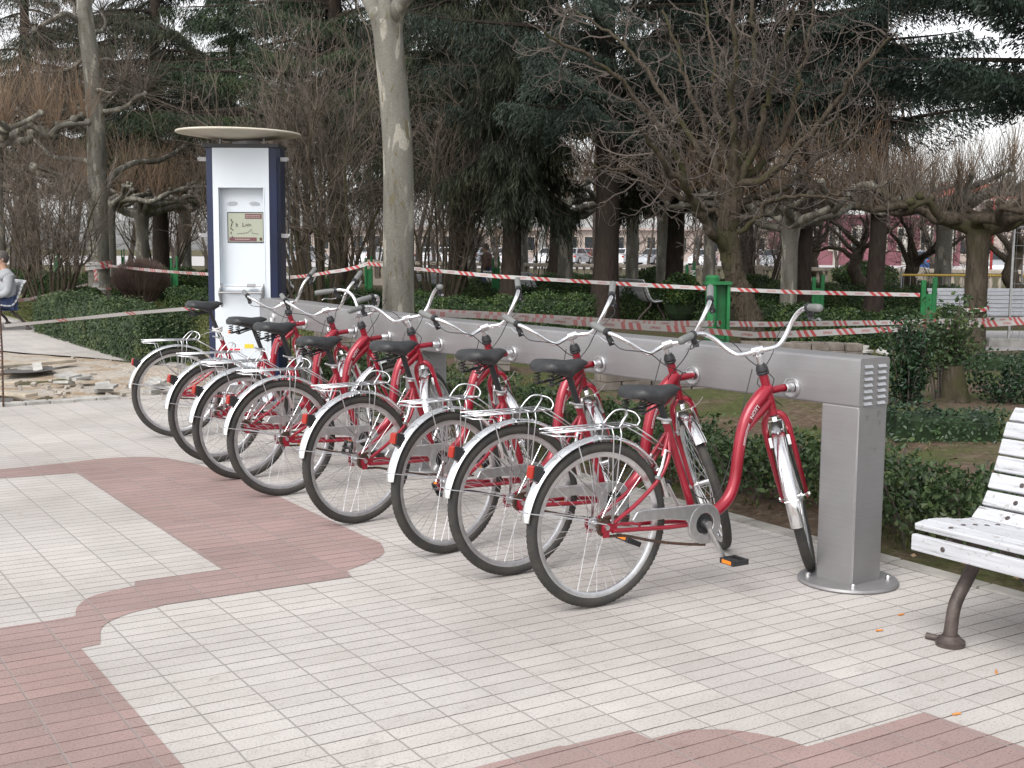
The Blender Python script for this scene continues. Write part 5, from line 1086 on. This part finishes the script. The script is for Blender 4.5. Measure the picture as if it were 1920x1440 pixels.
conifer(cpos(1640, 23), 0, 11, .17, 'bluish cedar tiers above the pollarded trees on the right', 3.5, 2.9, 34, 'needles_blue', .12, 800, (.04, .13), .45, name='cedar_tree', cw=1.5)

# --- gnarled mossy bare tree
Y0 = 18.5; b0 = at(1405, 622, Y0); T = Tree('mossy_tree', b0[:2], 'gnarled bare tree with shaggy mossy trunk leaning behind the tapes on the right', z=0)
tr = px_path([(1408, 660), (1408, 612), (1402, 585), (1390, 548), (1376, 510), (1368, 470), (1364, 430), (1372, 385), (1378, 340)], Y0); tr = bez(tr, 50) - T.base
rr = np.interp(np.linspace(0, 1, len(tr)), [0, .12, .3, .5, .75, 1], [.12, .19, .16, .135, .15, .13]); T.trunk.tube(tr, rr * (1 + .10 * np.sin(np.arange(len(tr)) * 1.7)), 16)
for k in range(420):                                                 # shaggy bark scales
    i = random.randint(2, len(tr) - 2); a = random.uniform(0, 6.28); c = tr[i] + rr[i] * .97 * np.array([math.cos(a), math.sin(a), 0]); T.trunk.box(c, (random.uniform(.05, .11), random.uniform(.015, .03), random.uniform(.06, .16)), rz=a + 1.57 + random.gauss(0, .2))
ml = [([(1368, 470), (1335, 440), (1310, 395), (1290, 360), (1262, 325), (1235, 290), (1200, 245)], -1.5, .10), ([(1372, 400), (1352, 350), (1335, 300), (1320, 240), (1290, 160), (1270, 90), (1240, 20)], 1, .08), ([(1376, 350), (1378, 280), (1372, 200), (1380, 120), (1372, 30), (1378, -60)], -.8, .085), ([(1380, 340), (1396, 280), (1400, 210), (1416, 130), (1410, 40), (1420, -60)], .6, .085),
      ([(1385, 345), (1410, 290), (1432, 220), (1448, 160), (1470, 80), (1505, -20)], -.5, .08), ([(1380, 345), (1425, 310), (1470, 250), (1495, 170), (1512, 100), (1530, 10)], 1, .08), ([(1378, 352), (1440, 330), (1500, 270), (1560, 200), (1610, 130), (1680, 60)], -1, .075), ([(1375, 380), (1420, 370), (1480, 345), (1540, 290), (1600, 250), (1670, 210)], 1, .07),
      ([(1370, 420), (1350, 400), (1300, 380), (1240, 350), (1180, 320), (1110, 310)], .5, .065), ([(1368, 440), (1410, 420), (1440, 380), (1490, 370), (1560, 365), (1620, 350)], -.8, .055), ([(1300, 380), (1270, 300), (1220, 220), (1160, 150), (1090, 100), (1020, 60)], -1.2, .065), ([(1320, 300), (1270, 220), (1200, 120), (1140, 60), (1060, 10)], 1.4, .06), ([(1375, 360), (1360, 290), (1340, 200), (1335, 100), (1320, 0)], 1.6, .07)]
for pts, dy, r_ in ml:
    n = len(pts); P = bez(px_path(pts, Y0, [dy * i / (n - 1) for i in range(n)]), 30) - T.base; P[2:] += RNG.normal(0, .02, (len(P) - 2, 3)); T.limb.tube(P, np.linspace(r_ * .85, r_ * .25, len(P)), 8)
    for k in range(14):
        i = random.randint(6, len(P) - 1); d = unit(P[i] - P[i - 1]); twiggy(T, P[i], d + RNG.normal(0, .8, 3), random.uniform(.5, 1.0), .014, 2, .34, .05, 4, .75, .6, .02)
T.done(M['mossy_bark'], M['mossy_bark'], M['twig_dark'])

# --- pollarded plane trees in the park
def pollard(px, Y, h, r0, lab, nl=7, L=2.0, mat='plane', sh=30, shl=1.3, seed=0, z=0., mt='twig_orange', lean=0.):
    random.seed(seed + 11); p = cpos(px, Y); T = Tree('pollarded_tree', p, lab, 'tree', 'pollarded plane trees of the park', z); top = np.array([lean, 0, h]); tr = bez([(0, 0, -.1), (lean * .3, 0, h * .5), top], 12); T.trunk.tube(tr, np.interp(np.linspace(0, 1, len(tr)), [0, .1, .8, 1], [r0 * 1.25, r0, r0 * .9, r0 * 1.15]), 12)
    for k in range(nl):
        az = 2 * math.pi * (k + random.uniform(-.25, .25)) / nl; d = np.array([math.cos(az), math.sin(az), 0]); l = L * random.uniform(.7, 1.15); q = [top - (0, 0, r0 * .4)]; 
        for j in range(1, 6): q.append(top + d * l * j / 5 + np.array([-d[1], d[0], 0]) * random.gauss(0, .09 * l) * (j > 0) + (0, 0, (.20 * l * (j / 5) ** .7 + random.gauss(0, .05 * l))))
        P = bez(q, 20); T.limb.tube(P, np.linspace(r0 * .55, r0 * .26, len(P)) * (1 + .12 * np.sin(np.arange(len(P)) * 1.9)), 8)
        for f in (.45, .62, .78, .9, 1.):
            i = int(f * (len(P) - 1)); kn = P[i] + (0, 0, random.uniform(.0, .1)); T.limb.ball(kn, r0 * random.uniform(.3, .45), 5); shoots(T, kn, int(sh * random.uniform(.5, 1.1)), shl, .0055, .33, .9, False)
        if random.random() < .8:
            i = int(.5 * len(P)); e = P[i] + d * .25 * l + np.array([-d[1], d[0], 0]) * random.choice((-1, 1)) * .4 * l + (0, 0, .18 * l); P2 = bez([P[i], (P[i] + e) / 2 + (0, 0, -.05), e], 8); T.limb.tube(P2, np.linspace(r0 * .35, r0 * .22, len(P2)), 7); T.limb.ball(e, r0 * .4, 5); shoots(T, e, sh, shl, .0055, .35, .9, False)
    T.done(M[mat], M[mat], M[mt], 'shoots')
for i, a in enumerate([(1480, 23, 1.90, .165, 'pollarded plane right of the mossy tree, pale knuckled limbs spreading low'), (1508, 29, 2.1, .15, 'slimmer plane trunk close behind the pollard right of the mossy tree'), (1060, 34, 2.4, .22, 'pollarded plane with orange shoots left of the dark straight trunk'), (1243, 31, 2.5, .18, 'pollarded plane trunk between the spruce and the mossy tree'),
        (1185, 33, 2.6, .18, 'thin pollard just right of the dark straight trunk'), (268, 35, 2.3, .20, 'pollarded plane seen between the left plane tree and the kiosk'), (208, 33, 2.5, .16, 'pollard half hidden behind the left plane trunk'), (878, 32, 2.7, .20, 'pale trunk under the weeping spruce right of the big plane'), (1768, 27, 2.3, .19, 'pale pollard between the twisted bush and the dark tape-tied trunk'),
        (1330, 38, 2.5, .2, 'distant pollard behind the mossy trunk'), (-5, 27, 3.6, .20, 'pale plane trunk cut by the left picture edge'), (1640, 36, 2.7, .2, 'distant pollard behind the striped twisted trunk'), (980, 44, 2.6, .2, 'distant pollard behind the weeping curtains'), (350, 46, 2.7, .2, 'distant pollard left of the kiosk roof')]):
    pollard(*a, seed=i, sh=26 if a[1] < 30 else 20, L=2.1 if a[1] < 30 else 2.6, shl=1.5)
pollard(1832, 17.4, 1.75, .165, 'dark mossy pollard with a pale tape round it at the right, thick knotted arms', 8, 1.45, 'mossy_bark', 14, .7, 31, mt='twig')
band(cpos(1832, 17.4)[0], 17.4, .19, .60, .66, 'pale tape wound round the dark right-hand pollard', .02)
# small twisted trees in front of the balustrade
for px, Y, h, lab in ((1610, 31, 1.5, 'small twisted tree with a striped tape end on its trunk'), (1715, 28.5, 1.2, 'twisted forked bush-like tree left of the pale pollard'), (1905, 25, 1.5, 'small dark twisted tree at the right picture edge'), (1530, 40, 1.6, 'small leaning tree in front of the purple building')):
    p = cpos(px, Y); T = Tree('twisted_tree', p, lab, 'tree', 'small twisted ornamental trees'); tr = bez([(0, 0, -.1), (.1, 0, h * .3), (-.12, 0, h * .65), (.05, 0, h)], 16); T.trunk.tube(tr, np.linspace(.22, .13, len(tr)) * (1 + .15 * np.sin(np.arange(len(tr)) * 2.1)), 10)
    for k in range(7):
        a = 2 * math.pi * k / 7; P, d = wander(tr[-1 - (k % 4)], (math.cos(a) * .8, math.sin(a) * .8, .8), 1.2, 6, .22, .05); T.limb.tube(P, np.linspace(.075, .03, 7), 7)
        for j in range(7): twiggy(T, P[random.randint(2, 6)], d + RNG.normal(0, .7, 3), .8, .012, 2, .3, .05, 4, .7, .6, .02)
    T.done(M['mossy_bark'], M['mossy_bark'], M['twig_dark'])
# --- bare multi-stem shrubs
def bare_shrub(px, Y, h, w, lab, stems=16, tips=7, mat='twig', r=.03, z=0., lv=2, fine=1.):
    p = cpos(px, Y); T = Tree('bare_shrub', p, lab, 'shrub', 'leafless bushes of the park', z)
    for k in range(stems):
        a = random.uniform(0, 6.28); q = random.uniform(.15, 1); e = np.array([math.cos(a) * w * q, math.sin(a) * w * q, h * random.uniform(.65, 1.)]); s0 = np.array([math.cos(a), math.sin(a), 0]) * .15 * w; P = bez([s0 + (0, 0, -.05), s0 * 1.4 + (e - s0) * .3 + (0, 0, h * .08), s0 + (e - s0) * .7 + RNG.normal(0, .06 * h, 3), e], 14); T.limb.tube(P, np.linspace(r, r * .25, len(P)), 5, cap=False)
        for j in range(tips): i = random.randint(3, len(P) - 1); twiggy(T, P[i], unit(P[i] - P[i - 1]) + RNG.normal(0, .5, 3) + (0, 0, .3), h * .22 * fine, .010, lv, .2, .06, 4, .6, .65, .02)
    T.done(None, M['mossy_bark'], M[mat])
bare_shrub(600, 22.5, 4.6, 1.9, 'big leafless bush with many mossy stems between the kiosk and the plane trunk', 26, 9, 'twig', .04)
bare_shrub(820, 24.5, 4.0, 1.6, 'leafless bush spreading right of the plane trunk', 18, 8, 'twig', .03)
bare_shrub(95, 25, 3.0, 1.5, 'leafless bush behind the left bench', 18, 8, 'twig', .03)
bare_shrub(15, 31, 3.6, 2.0, 'leafless bush at the far left edge', 16, 8, 'twig', .03)
bare_shrub(450, 30, 4.0, 1.9, 'leafless bush hidden behind the kiosk', 16, 8, 'twig', .03)
bare_shrub(300, 44, 4.2, 2.5, 'orange brown leafless bush in the left distance', 20, 8, 'twig_orange', .03)
bare_shrub(1000, 50, 4.0, 2.6, 'pale leafless tree mass before the far street, centre', 18, 8, 'twig_orange', .03)
bare_shrub(1430, 34, 2.4, 1.3, 'leafless bush right behind the mossy trunk', 14, 8, 'twig_dark', .025)
bare_shrub(690, 48, 4.4, 2.6, 'far leafless bush behind the plane trunk', 18, 8, 'twig', .03)
# brown dense clipped shrub left of the kiosk
p = gnd(266, 584); t = empty('brown_shrub', (p[0], p[1], 0), 0, 'dense dull brown rounded bush between the left plane tree and the kiosk', 'shrub'); n = 9000
u = unit(RNG.normal(0, 1, (n, 3))); u[:, 2] = np.abs(u[:, 2]) * 1.0; C = u * RNG.uniform(.35, 1, n)[:, None] ** .5 * np.array([.66, .66, .55]); C[:, 2] += .62; base = C * np.array([.25, .25, 0]) + (0, 0, .1)
b = MB(); d = unit(C - base); b.prism(C - d * .22, C + RNG.normal(0, .03, (n, 3)), .0045, .002); b.prism(base[:500], C[:500], .012, .004); b.build('twigs', simple('purple_brown_twigs', (.125, .085, .072), .9, var=.3, scale=2), t)
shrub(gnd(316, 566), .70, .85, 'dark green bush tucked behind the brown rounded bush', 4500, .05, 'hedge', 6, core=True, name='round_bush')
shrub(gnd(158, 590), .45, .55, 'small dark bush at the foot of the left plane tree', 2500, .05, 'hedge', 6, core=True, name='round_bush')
# far line of woodland that reads as one mass
T = Tree('far_woodland', (0, 0), None); T.o['kind'] = 'stuff'; T.o['label'] = 'grey brown bare woodland beyond the park'; T.o['category'] = 'woodland'
for k in range(60):
    x = random.uniform(-48, 42); y = random.uniform(50, 56); 
    if x > 4 and random.random() < .75: continue
    h = random.uniform(5, 12); P, d = wander((x, y, 0), (0, 0, 1), h, 8, .06); T.limb.tube(P, np.linspace(.14, .03, 9), 5, cap=False)
    for j in range(26): i = random.randint(2, 8); a = random.uniform(0, 6.28); twiggy(T, P[i], (math.cos(a), math.sin(a), 1.1), h * .24, .022, 1, .15, .05, 5, .5, .6, .03)
for k in range(55):
    x = random.uniform(-22, 46); y = random.uniform(62, 80); h = random.uniform(3.5, 6.5) * (.8 if x > 14 else 1); P, d = wander((x, y, 0), (0, 0, 1), h, 6, .1); T.limb.tube(P, np.linspace(.12, .03, 7), 5, cap=False)
    for j in range(22): i = random.randint(1, 6); a = random.uniform(0, 6.28); twiggy(T, P[i], (math.cos(a), math.sin(a), .7), h * .30, .022, 1, .15, .05, 5, .5, .6, .03)
o = T.done(None, M['twig_dark'], M['twig'])
for ch in [c for c in bpy.data.objects if c.parent == o]: ch['kind'] = 'stuff'

# ================================================================== BALUSTRADE, STREET, CARS, BUILDINGS
bal = empty('balustrade', (0, 0, 0), 0, 'long pale beige balustrade across the far side of the park', 'balustrade'); B0 = at(700, 500, 47)[:2]; B1 = at(1960, 510, 36)[:2]; Lb = np.linalg.norm(B1 - B0); db = (B1 - B0) / Lb; ang = math.atan2(db[1], db[0])
b = MB(); mc = (B0 + B1) / 2; b.box((*mc, .82), (Lb, .30, .12), rz=ang); bevel(b.build('handrail', M['beige'], bal), .02); b = MB(); b.box((*mc, .06), (Lb, .34, .30), rz=ang); b.build('plinth', M['beige'], bal)
nb_ = int(Lb / .27)
b = MB()
for i in range(nb_):
    q = B0 + db * (i + .5) * Lb / nb_; b.lathe([(.03, .20), (.055, .24), (.035, .32), (.075, .45), (.06, .58), (.035, .68), (.055, .74), (.03, .77)], 7, ax='z', c=(*q, 0), closed=False)
bo = b.build('baluster', M['beige'], bal, smooth=True); bo['kind'] = 'stuff'
for i in range(0, int(Lb / 5.) + 1): b = MB(); q = B0 + db * i * 5.; b.box((*q, .46), (.34, .345, .93), rz=ang); bevel(b.build('pier', M['beige'], bal), .015)
glass = Mat('car_glass', .08).col((.02, .025, .03)).m
def car(px, Y, rz, c, lab, tall=0.):
    p = cpos(px, Y); t = empty('parked_car', (p[0], p[1], 0), rz, lab, 'car', 'cars parked along the far street'); m = Mat('car_paint', .25, .2).col(c); m.b.inputs['Coat Weight'].default_value = .6
    xs = [-2.1, -2.05, -1.6, -1.0, -.3, .5, 1.15, 1.9, 2.1]; top = [.55, .82, .92, .94, .94, .92, .88, .72, .5]; b = MB(); sec = []
    for x, z in zip(xs, top):
        hw = .84 * (1 - .12 * (abs(x) / 2.1) ** 4)
        for y, f_ in ((-hw * .94, .22), (-hw, .5), (-hw * .95, .93), (-hw * .6, 1), (hw * .6, 1), (hw * .95, .93), (hw, .5), (hw * .94, .22)): sec.append((x, y, max(.2, z * f_)))
    b.add(sec, q=[[i * 8 + j, (i + 1) * 8 + j, (i + 1) * 8 + (j + 1) % 8, i * 8 + (j + 1) % 8] for i in range(8) for j in range(8)], ng=[list(range(8)), [64 + j for j in range(8)][::-1]]); autosmooth(b.build('body', m.m, t), 50)
    def cab(w, z0, z1, g): return [(-1.75 + g, z0), (-1.25 + g, z1), (.2, z1 + .02), (1.0 - g, z0)]
    b = MB(); z1 = 1.38 + tall; b.prismpoly([(-1.72, .90), (-1.30, z1 - .04), (-1.0, z1), (.1, z1), (.35, z1 - .04), (1.10, .88)], -.68, .68, lambda x, y, h: (x, h * (1 - .12 * max(0, (y - .9) / .5)), y)); autosmooth(b.build('cabin', m.m, t), 30)
    b = MB()
    for s_ in (-1, 1):
        b.prismpoly([(-1.50, .94), (-1.22, z1 - .08), (-.42, z1 - .07), (-.42, .94)], s_ * .645, s_ * .69, lambda x, y, h: (x, h * (1 - .10 * max(0, (y - .9) / .5)), y)); b.prismpoly([(-.34, .94), (-.34, z1 - .07), (.18, z1 - .08), (.80, .94)], s_ * .645, s_ * .69, lambda x, y, h: (x, h * (1 - .10 * max(0, (y - .9) / .5)), y))
    b.add([(1.075, -.6, .915), (1.075, .6, .915), (.42, .55, z1 - .05), (.42, -.55, z1 - .05)], q=[[0, 1, 2, 3]]); b.add([(-1.70, -.6, .96), (-1.70, .6, .96), (-1.36, .55, z1 - .07), (-1.36, -.55, z1 - .07)], q=[[0, 1, 2, 3]]); b.build('window', glass, t)
    for x in (-1.3, 1.3):
        for s_ in (-1, 1):
            b = MB(); b.lathe([(.31, -.10), (.33, 0), (.31, .10), (.18, .10), (.18, -.10)], 24, c=(x, s_ * .76, .32)); w = b.build('wheel', M['rubber'], t, smooth=True); b = MB(); b.lathe([(0, -.11), (.18, -.10), (.18, .10), (0, .11)], 16, c=(x, s_ * .76, .32), closed=False); b.build('rim', M['alum'], w)
    b = MB()
    for s_ in (-1, 1): b.box((2.04, s_ * .62, .62), (.1, .28, .13))
    b.build('headlight', M['wire'], t); b = MB()
    for s_ in (-1, 1): b.box((-2.06, s_ * .66, .68), (.07, .2, .16))
    b.build('rear_light', M['redlens'], t)
white, silver, blue, redc = (.65, .66, .68), (.35, .37, .40), (.03, .08, .22), (.3, .02, .02)
for px, Y, rz, c, lab in ((955, 104, 0, white, 'white car parked left of the centre pollard, beyond the balustrade'), (1080, 106, 0, silver, 'silver car parked right behind the centre pollard'), (1106, 112, 0, redc, 'red car half hidden by the dark straight trunk'), (1318, 104, 180, white, 'white car seen left of the gnarled mossy trunk'), (1412, 100, 0, white, 'white car parked just right of the gnarled trunk'), (1448, 103, 180, silver, 'silver car near the pollard trunk right of the mossy tree'),
        (850, 104, 0, white, 'white car behind the weeping spruce, left part of the street'), (1030, 112, 180, white, 'white car farther back on the street near the centre'), (1728, 88, 0, blue, 'blue car right of the twisted trees behind the balustrade'), (1880, 74, 180, silver, 'silver blue car behind the yellow barrier at the right edge'), (700, 104, 0, white, 'white car glimpsed left of the plane trunk'), (812, 108, 0, white, 'white car glimpsed just right of the plane trunk'), (905, 106, 0, silver, 'silver car in the middle of the left street row'), (575, 108, 0, silver, 'silver car glimpsed just right of the kiosk'), (1175, 108, 0, white, 'white car just right of the dark straight trunk'), (1225, 106, 180, silver, 'silver car between two pale pollard trunks')):
    car(px, Y, R(rz + (58 if px % 2 else 66)), c, lab)
wallc = simple('pinkish_render', (.36, .30, .27), .9, var=.08, scale=.4); purp = simple('purple_panels', (.20, .075, .095), .6, var=.15, scale=.5); roofm = simple('red_roof_tiles', (.30, .09, .06), .85, var=.2, scale=3); colm = simple('grey_columns', (.42, .40, .36), .85, var=.12, scale=1)
def building(x0p, x1p, Y, h, wall, lab, nwin, floors, wz, columns=0, roof=None, depth=14):
    xa = at(x0p, 480, Y)[0]; xb = at(x1p, 480, Y)[0]; t = empty('building', (xa, Y, 0), 0, lab, 'building'); w = xb - xa; fh = h / floors; b = MB(); b.box((w / 2, depth / 2, h / 2), (w, depth, h)); wl = b.build('wall', wall, t)
    for f_ in range(floors):
        for i in range(nwin):
            cx = (i + .5) * w / nwin; cz = f_ * fh + fh * .55; fr = MB(); fr.box((cx, -.04, cz), (w / nwin * .58, .10, fh * .52)); fo = fr.build('window', M['beige'], t); g = MB(); g.box((cx, -.10, cz), (w / nwin * .50, .03, fh * .44)); g.build('pane', glass, fo)
    for i in range(columns): b = MB(); b.box(((i + .5) * w / columns, -.35, h * .42), (.35, .45, h * .84)); b.build('column', colm, t)
    b = MB(); b.box((w / 2, -.15, h + .1), (w + .5, .9, .25)); b.build('cornice', wall if not roof else colm, t)
    if roof: b = MB(); b.prismpoly([(-.6, h + .2), (depth / 2, h + 2.2), (depth + .6, h + .2)], -.4, w + .4, lambda x, y, k: (k, x, y)); b.build('roof', roof, t)
building(1030, 1440, 132, 3.3, wallc, 'long pale pinkish building beyond the parked cars in the centre', 14, 1, 0, roof=None)
building(1500, 1800, 112, 4.3, purp, 'low purple red building with pale columns behind the right balustrade', 7, 1, 0, 7, None)
building(1690, 2140, 128, 6.4, wallc, 'red roofed building at the right behind the purple one', 10, 2, 0, 0, roofm)
building(560, 1010, 140, 3.3, wallc, 'pale distant building seen behind the weeping spruces', 14, 1, 0, 0, None)
# lamp post like red pole, crowd barrier, wire fence panel
p = at(1858, 500, 44); b = MB(); b.tube([(0, 0, 0), (0, 0, 3.2)], .05, 8); b.tube([(-.35, 0, 2.35), (0, 0, 2.15), (.35, 0, 2.35)], .03, 6); b.lathe([(.0, 2.3), (.42, 2.36), (.44, 2.42), (0, 2.44)], 18, ax='z', closed=False); o = b.build('street_sign_pole', Mat('red_pole', .4).col((.32, .03, .03)).m); o.location = (p[0], 44, 0); tag(o, 'thin dull red pole with a round top at the far right street', 'pole')
bar_ = empty('crowd_barrier', cpos(1890, 25) + (0,), R(4), 'yellow and grey crowd barrier at the right edge behind the path', 'barrier'); Lq = 2.4
for k in range(2):
    off = k * 2.5 - 1.0; b = MB()
    for z in (.95, .35): b.tube([(off - 1.2, 0, z), (off + 1.2, 0, z)], .022, 8)
    b.build('rail', Mat('yellow_rail', .5).col((.50, .33, .06)).m, bar_); b = MB()
    for i in range(18): b.tube([(off - 1.15 + i * .135, 0, .35), (off - 1.15 + i * .135, 0, .95)], .007, 5)
    b.tube([(off - 1.2, 0, .0), (off - 1.2, 0, 1.1)], .02, 8); b.tube([(off + 1.2, 0, .0), (off + 1.2, 0, 1.1)], .02, 8); b.build('bars', M['steel'], bar_)
fp = gnd(1890, 652); fn_ = empty('wire_fence_panel', (fp[0], fp[1], 0), R(-6), 'temporary wire mesh fence panel on a concrete foot at the right edge', 'fence'); b = MB()
for x in (0, 2.2): b.tube([(x, 0, .0), (x, 0, 1.85)], .021, 8)
for z in (.12, 1.8): b.tube([(0, 0, z), (2.2, 0, z)], .016, 8)
b.build('fence_frame', M['alum'], fn_); b = MB(); A = []; B = []
for i in range(22): A.append((.05 + i * .1, 0, .12)); B.append((.05 + i * .1, 0, 1.8))
for i in range(9): A.append((0, 0, .2 + i * .19)); B.append((2.2, 0, .2 + i * .19))
b.prism(A, B, .0028, .0028); b.build('wire_mesh', M['wire'], fn_)
b = MB(); b.box((0, 0, .075), (.62, .24, .15)); bevel(b.build('fence_foot', M['concrete'], fn_), .02)
# ================================================================== LOOSE THINGS ON THE GROUND
def stack(px, py, ytop, nx, ny, lab, rz=0., bw=.6):
    p = gnd(px, py); hgt = at(px, ytop, p[1])[2]; nl = max(2, int(hgt / .085)); t = empty('paver_stack', (p[0], p[1], -.02), rz, lab, 'paver stack', 'stacks of grey concrete pavers'); b = MB()
    for k in range(nl):
        for i in range(nx):
            for j in range(ny):
                if k == nl - 1 and random.random() < .25: continue
                b.box(((i - nx / 2 + .5) * .205 + random.gauss(0, .006), (j - ny / 2 + .5) * .105 + random.gauss(0, .004), .042 + k * .084), (.196, .098, .078), rz=random.gauss(0, .02))
    b.build('pavers', pav_m, t)
pav_m = simple('grey_pavers', (.22, .195, .17), .9, c2=(.12, .10, .085), scale=5, bump=.3)
stack(1340, 748, 640, 5, 4, 'stack of grey pavers seen under the beam between the two nearest bicycles', R(12)); stack(1240, 730, 655, 4, 4, 'lower stack of grey pavers beside the taller one, behind the second bicycle', R(18)); stack(1500, 690, 634, 7, 4, 'long stack of brownish pavers rising above the beam near its front end', R(-4)); stack(1150, 740, 690, 2, 3, 'small heap of pavers behind the third bicycle handlebar', R(30)); stack(905, 690, 640, 3, 4, 'grey pavers stacked beyond the fourth bicycle under the beam', R(10)); stack(650, 660, 612, 4, 4, 'pile of pale pavers behind the far bend of the beam', R(20))
def slabs(cx, cy, n, lab, z=0.):
    b = MB()
    for k in range(n): b.box((random.gauss(0, .13), random.gauss(0, .12), .03 + k * .022), (random.uniform(.12, .24), random.uniform(.09, .17), .028), rot=np.array(Matrix.Rotation(random.uniform(-.5, .5), 3, 'X') @ Matrix.Rotation(random.uniform(0, 3), 3, 'Z')))
    o = b.build('broken_slabs', M['concrete']); p = gnd(cx, cy); o.location = (p[0], p[1], z); return tag(o, lab, 'rubble')
slabs(1640, 672, 5, 'broken pale slabs lying on the soil behind the rack end', .02); slabs(130, 722, 4, 'small broken lumps of concrete on the dug up ground'); slabs(210, 738, 3, 'thin bluish slab pieces at the near edge of the dug up ground'); slabs(60, 700, 3, 'light rubble at the hole on the left'); slabs(300, 735, 4, 'flat broken edging by the first far wheel')
def plank(p0, p1, w, h, lab, z=.05):
    a = gnd(*p0); c = gnd(*p1); m = (a + c) / 2; d = c - a; b = MB(); b.box((0, 0, 0), (np.linalg.norm(d), w, h)); o = bevel(b.build('plank', M['wood']), .004); o.location = (m[0], m[1], z); o.rotation_euler = (random.gauss(0, .06), random.gauss(0, .02), math.atan2(d[1], d[0])); return tag(o, lab, 'plank', 'loose boards on the dug up ground')
plank((-40, 702), (135, 688), .22, .035, 'wide pale board across the dark hole at the left edge', .08); plank((-30, 742), (60, 752), .14, .03, 'short pale board end at the lower left of the dug area', .05); plank((-40, 735), (35, 738), .12, .03, 'thin tilted board lying behind the short board end', .10); 
b = MB(); a_ = gnd(0, 762); c_ = gnd(222, 747); d_ = c_ - a_; L9 = np.linalg.norm(d_)
for k in range(5): b.box(((k - 2) * L9 / 5, random.gauss(0, .012), 0), (L9 / 5 - .012, .13, .05), rz=random.gauss(0, .012))
o = bevel(b.build('edging_stones', M['concrete']), .006); o.location = tuple((a_ + c_) / 2 + (0, 0, .004)); o.rotation_euler = (0, 0, math.atan2(d_[1], d_[0])); tag(o, 'row of flat edging stones along the near side of the dug up ground', 'edging')
b = MB()
for k in range(100):
    q = gnd(random.uniform(-40, 330), random.uniform(668, 752)); z_ = random.uniform(.008, .032) * (1 if random.random() < .92 else 1.8); b.box((q[0], q[1], .005), (z_ * 1.6, z_ * 1.2, z_), rot=np.array(Matrix.Rotation(random.uniform(0, 3), 3, 'Z') @ Matrix.Rotation(random.gauss(0, .4), 3, 'X')))
tag(b.build('gravel', simple('dusty_stone', (.33, .30, .26), .95, var=.2, scale=4)), 'small broken stones strewn over the dug up ground', 'gravel', kind='stuff')
for i, (pts, lab) in enumerate((([(10, 700), (90, 693), (110, 700), (60, 706), (0, 708)], 'hole'), ([(-20, 752), (28, 752), (20, 760), (-20, 760)], 'hole'))):
    b = MB(); q = [gnd(*p) for p in pts]; b.add([(v[0], v[1], .045 if i == 0 else .03) for v in q], ng=[list(range(len(q)))[::-1]]); o = b.build('hole_shade', simple('hole_shade_dark', (.09, .085, .08), .9)); tag(o, kind='structure')  # flat dark sheet; the shade of a hole is put into its colour
b = MB(); p = gnd(6, 763); b.tube([p + (0, 0, -.1), p + (.01, 0, .5), p + (.0, 0, 1.02)], .009, 8)
for k in range(30): b.tube([p + (0, 0, .02 + k * .033), p + (0, 0, .027 + k * .033)], .0115, 6)
tag(b.build('rusty_rod', M['rust']), 'thin rusty reinforcing rod standing at the left edge, tape tied to its top', 'rod')
for i, (x, y, rz, lab) in enumerate(((1689, 1154, .5, 'orange cigarette end on the paving right of the post base'), (1648, 1184, .3, 'pale orange cigarette end nearer than the one by the post base'), (1793, 1341, .4, 'cigarette end beside the red paving at the lower right'), (1868, 1262, 1.2, 'cigarette end under the bench at the right edge'))):
    p = gnd(x, y); b = MB(); b.tube([(-.013, 0, 0), (.004, 0, 0)], .004, 8); b.tube([(.004, 0, 0), (.016, 0, 0)], .0038, 8); o = b.build('cigarette_end', Mat('orange_filter', .8).col((.55, .23, .06)).m); o.location = (p[0], p[1], .0045); o.rotation_euler = (0, 0, rz); tag(o, lab, 'cigarette end')
p = ab(2.92, 3.70); b = MB()
for k in range(6): b.ball((random.gauss(0, .012), random.gauss(0, .012), .01), .014, 5)
o = b.build('rusty_chain_end', M['rust']); q = gnd(1763, 1206); o.location = (q[0], q[1], .0); tag(o, 'small rusty chain lump beside the bench leg foot', 'chain')
print('objects', len(bpy.data.objects), 'faces', sum(len(m.polygons) for m in bpy.data.meshes))
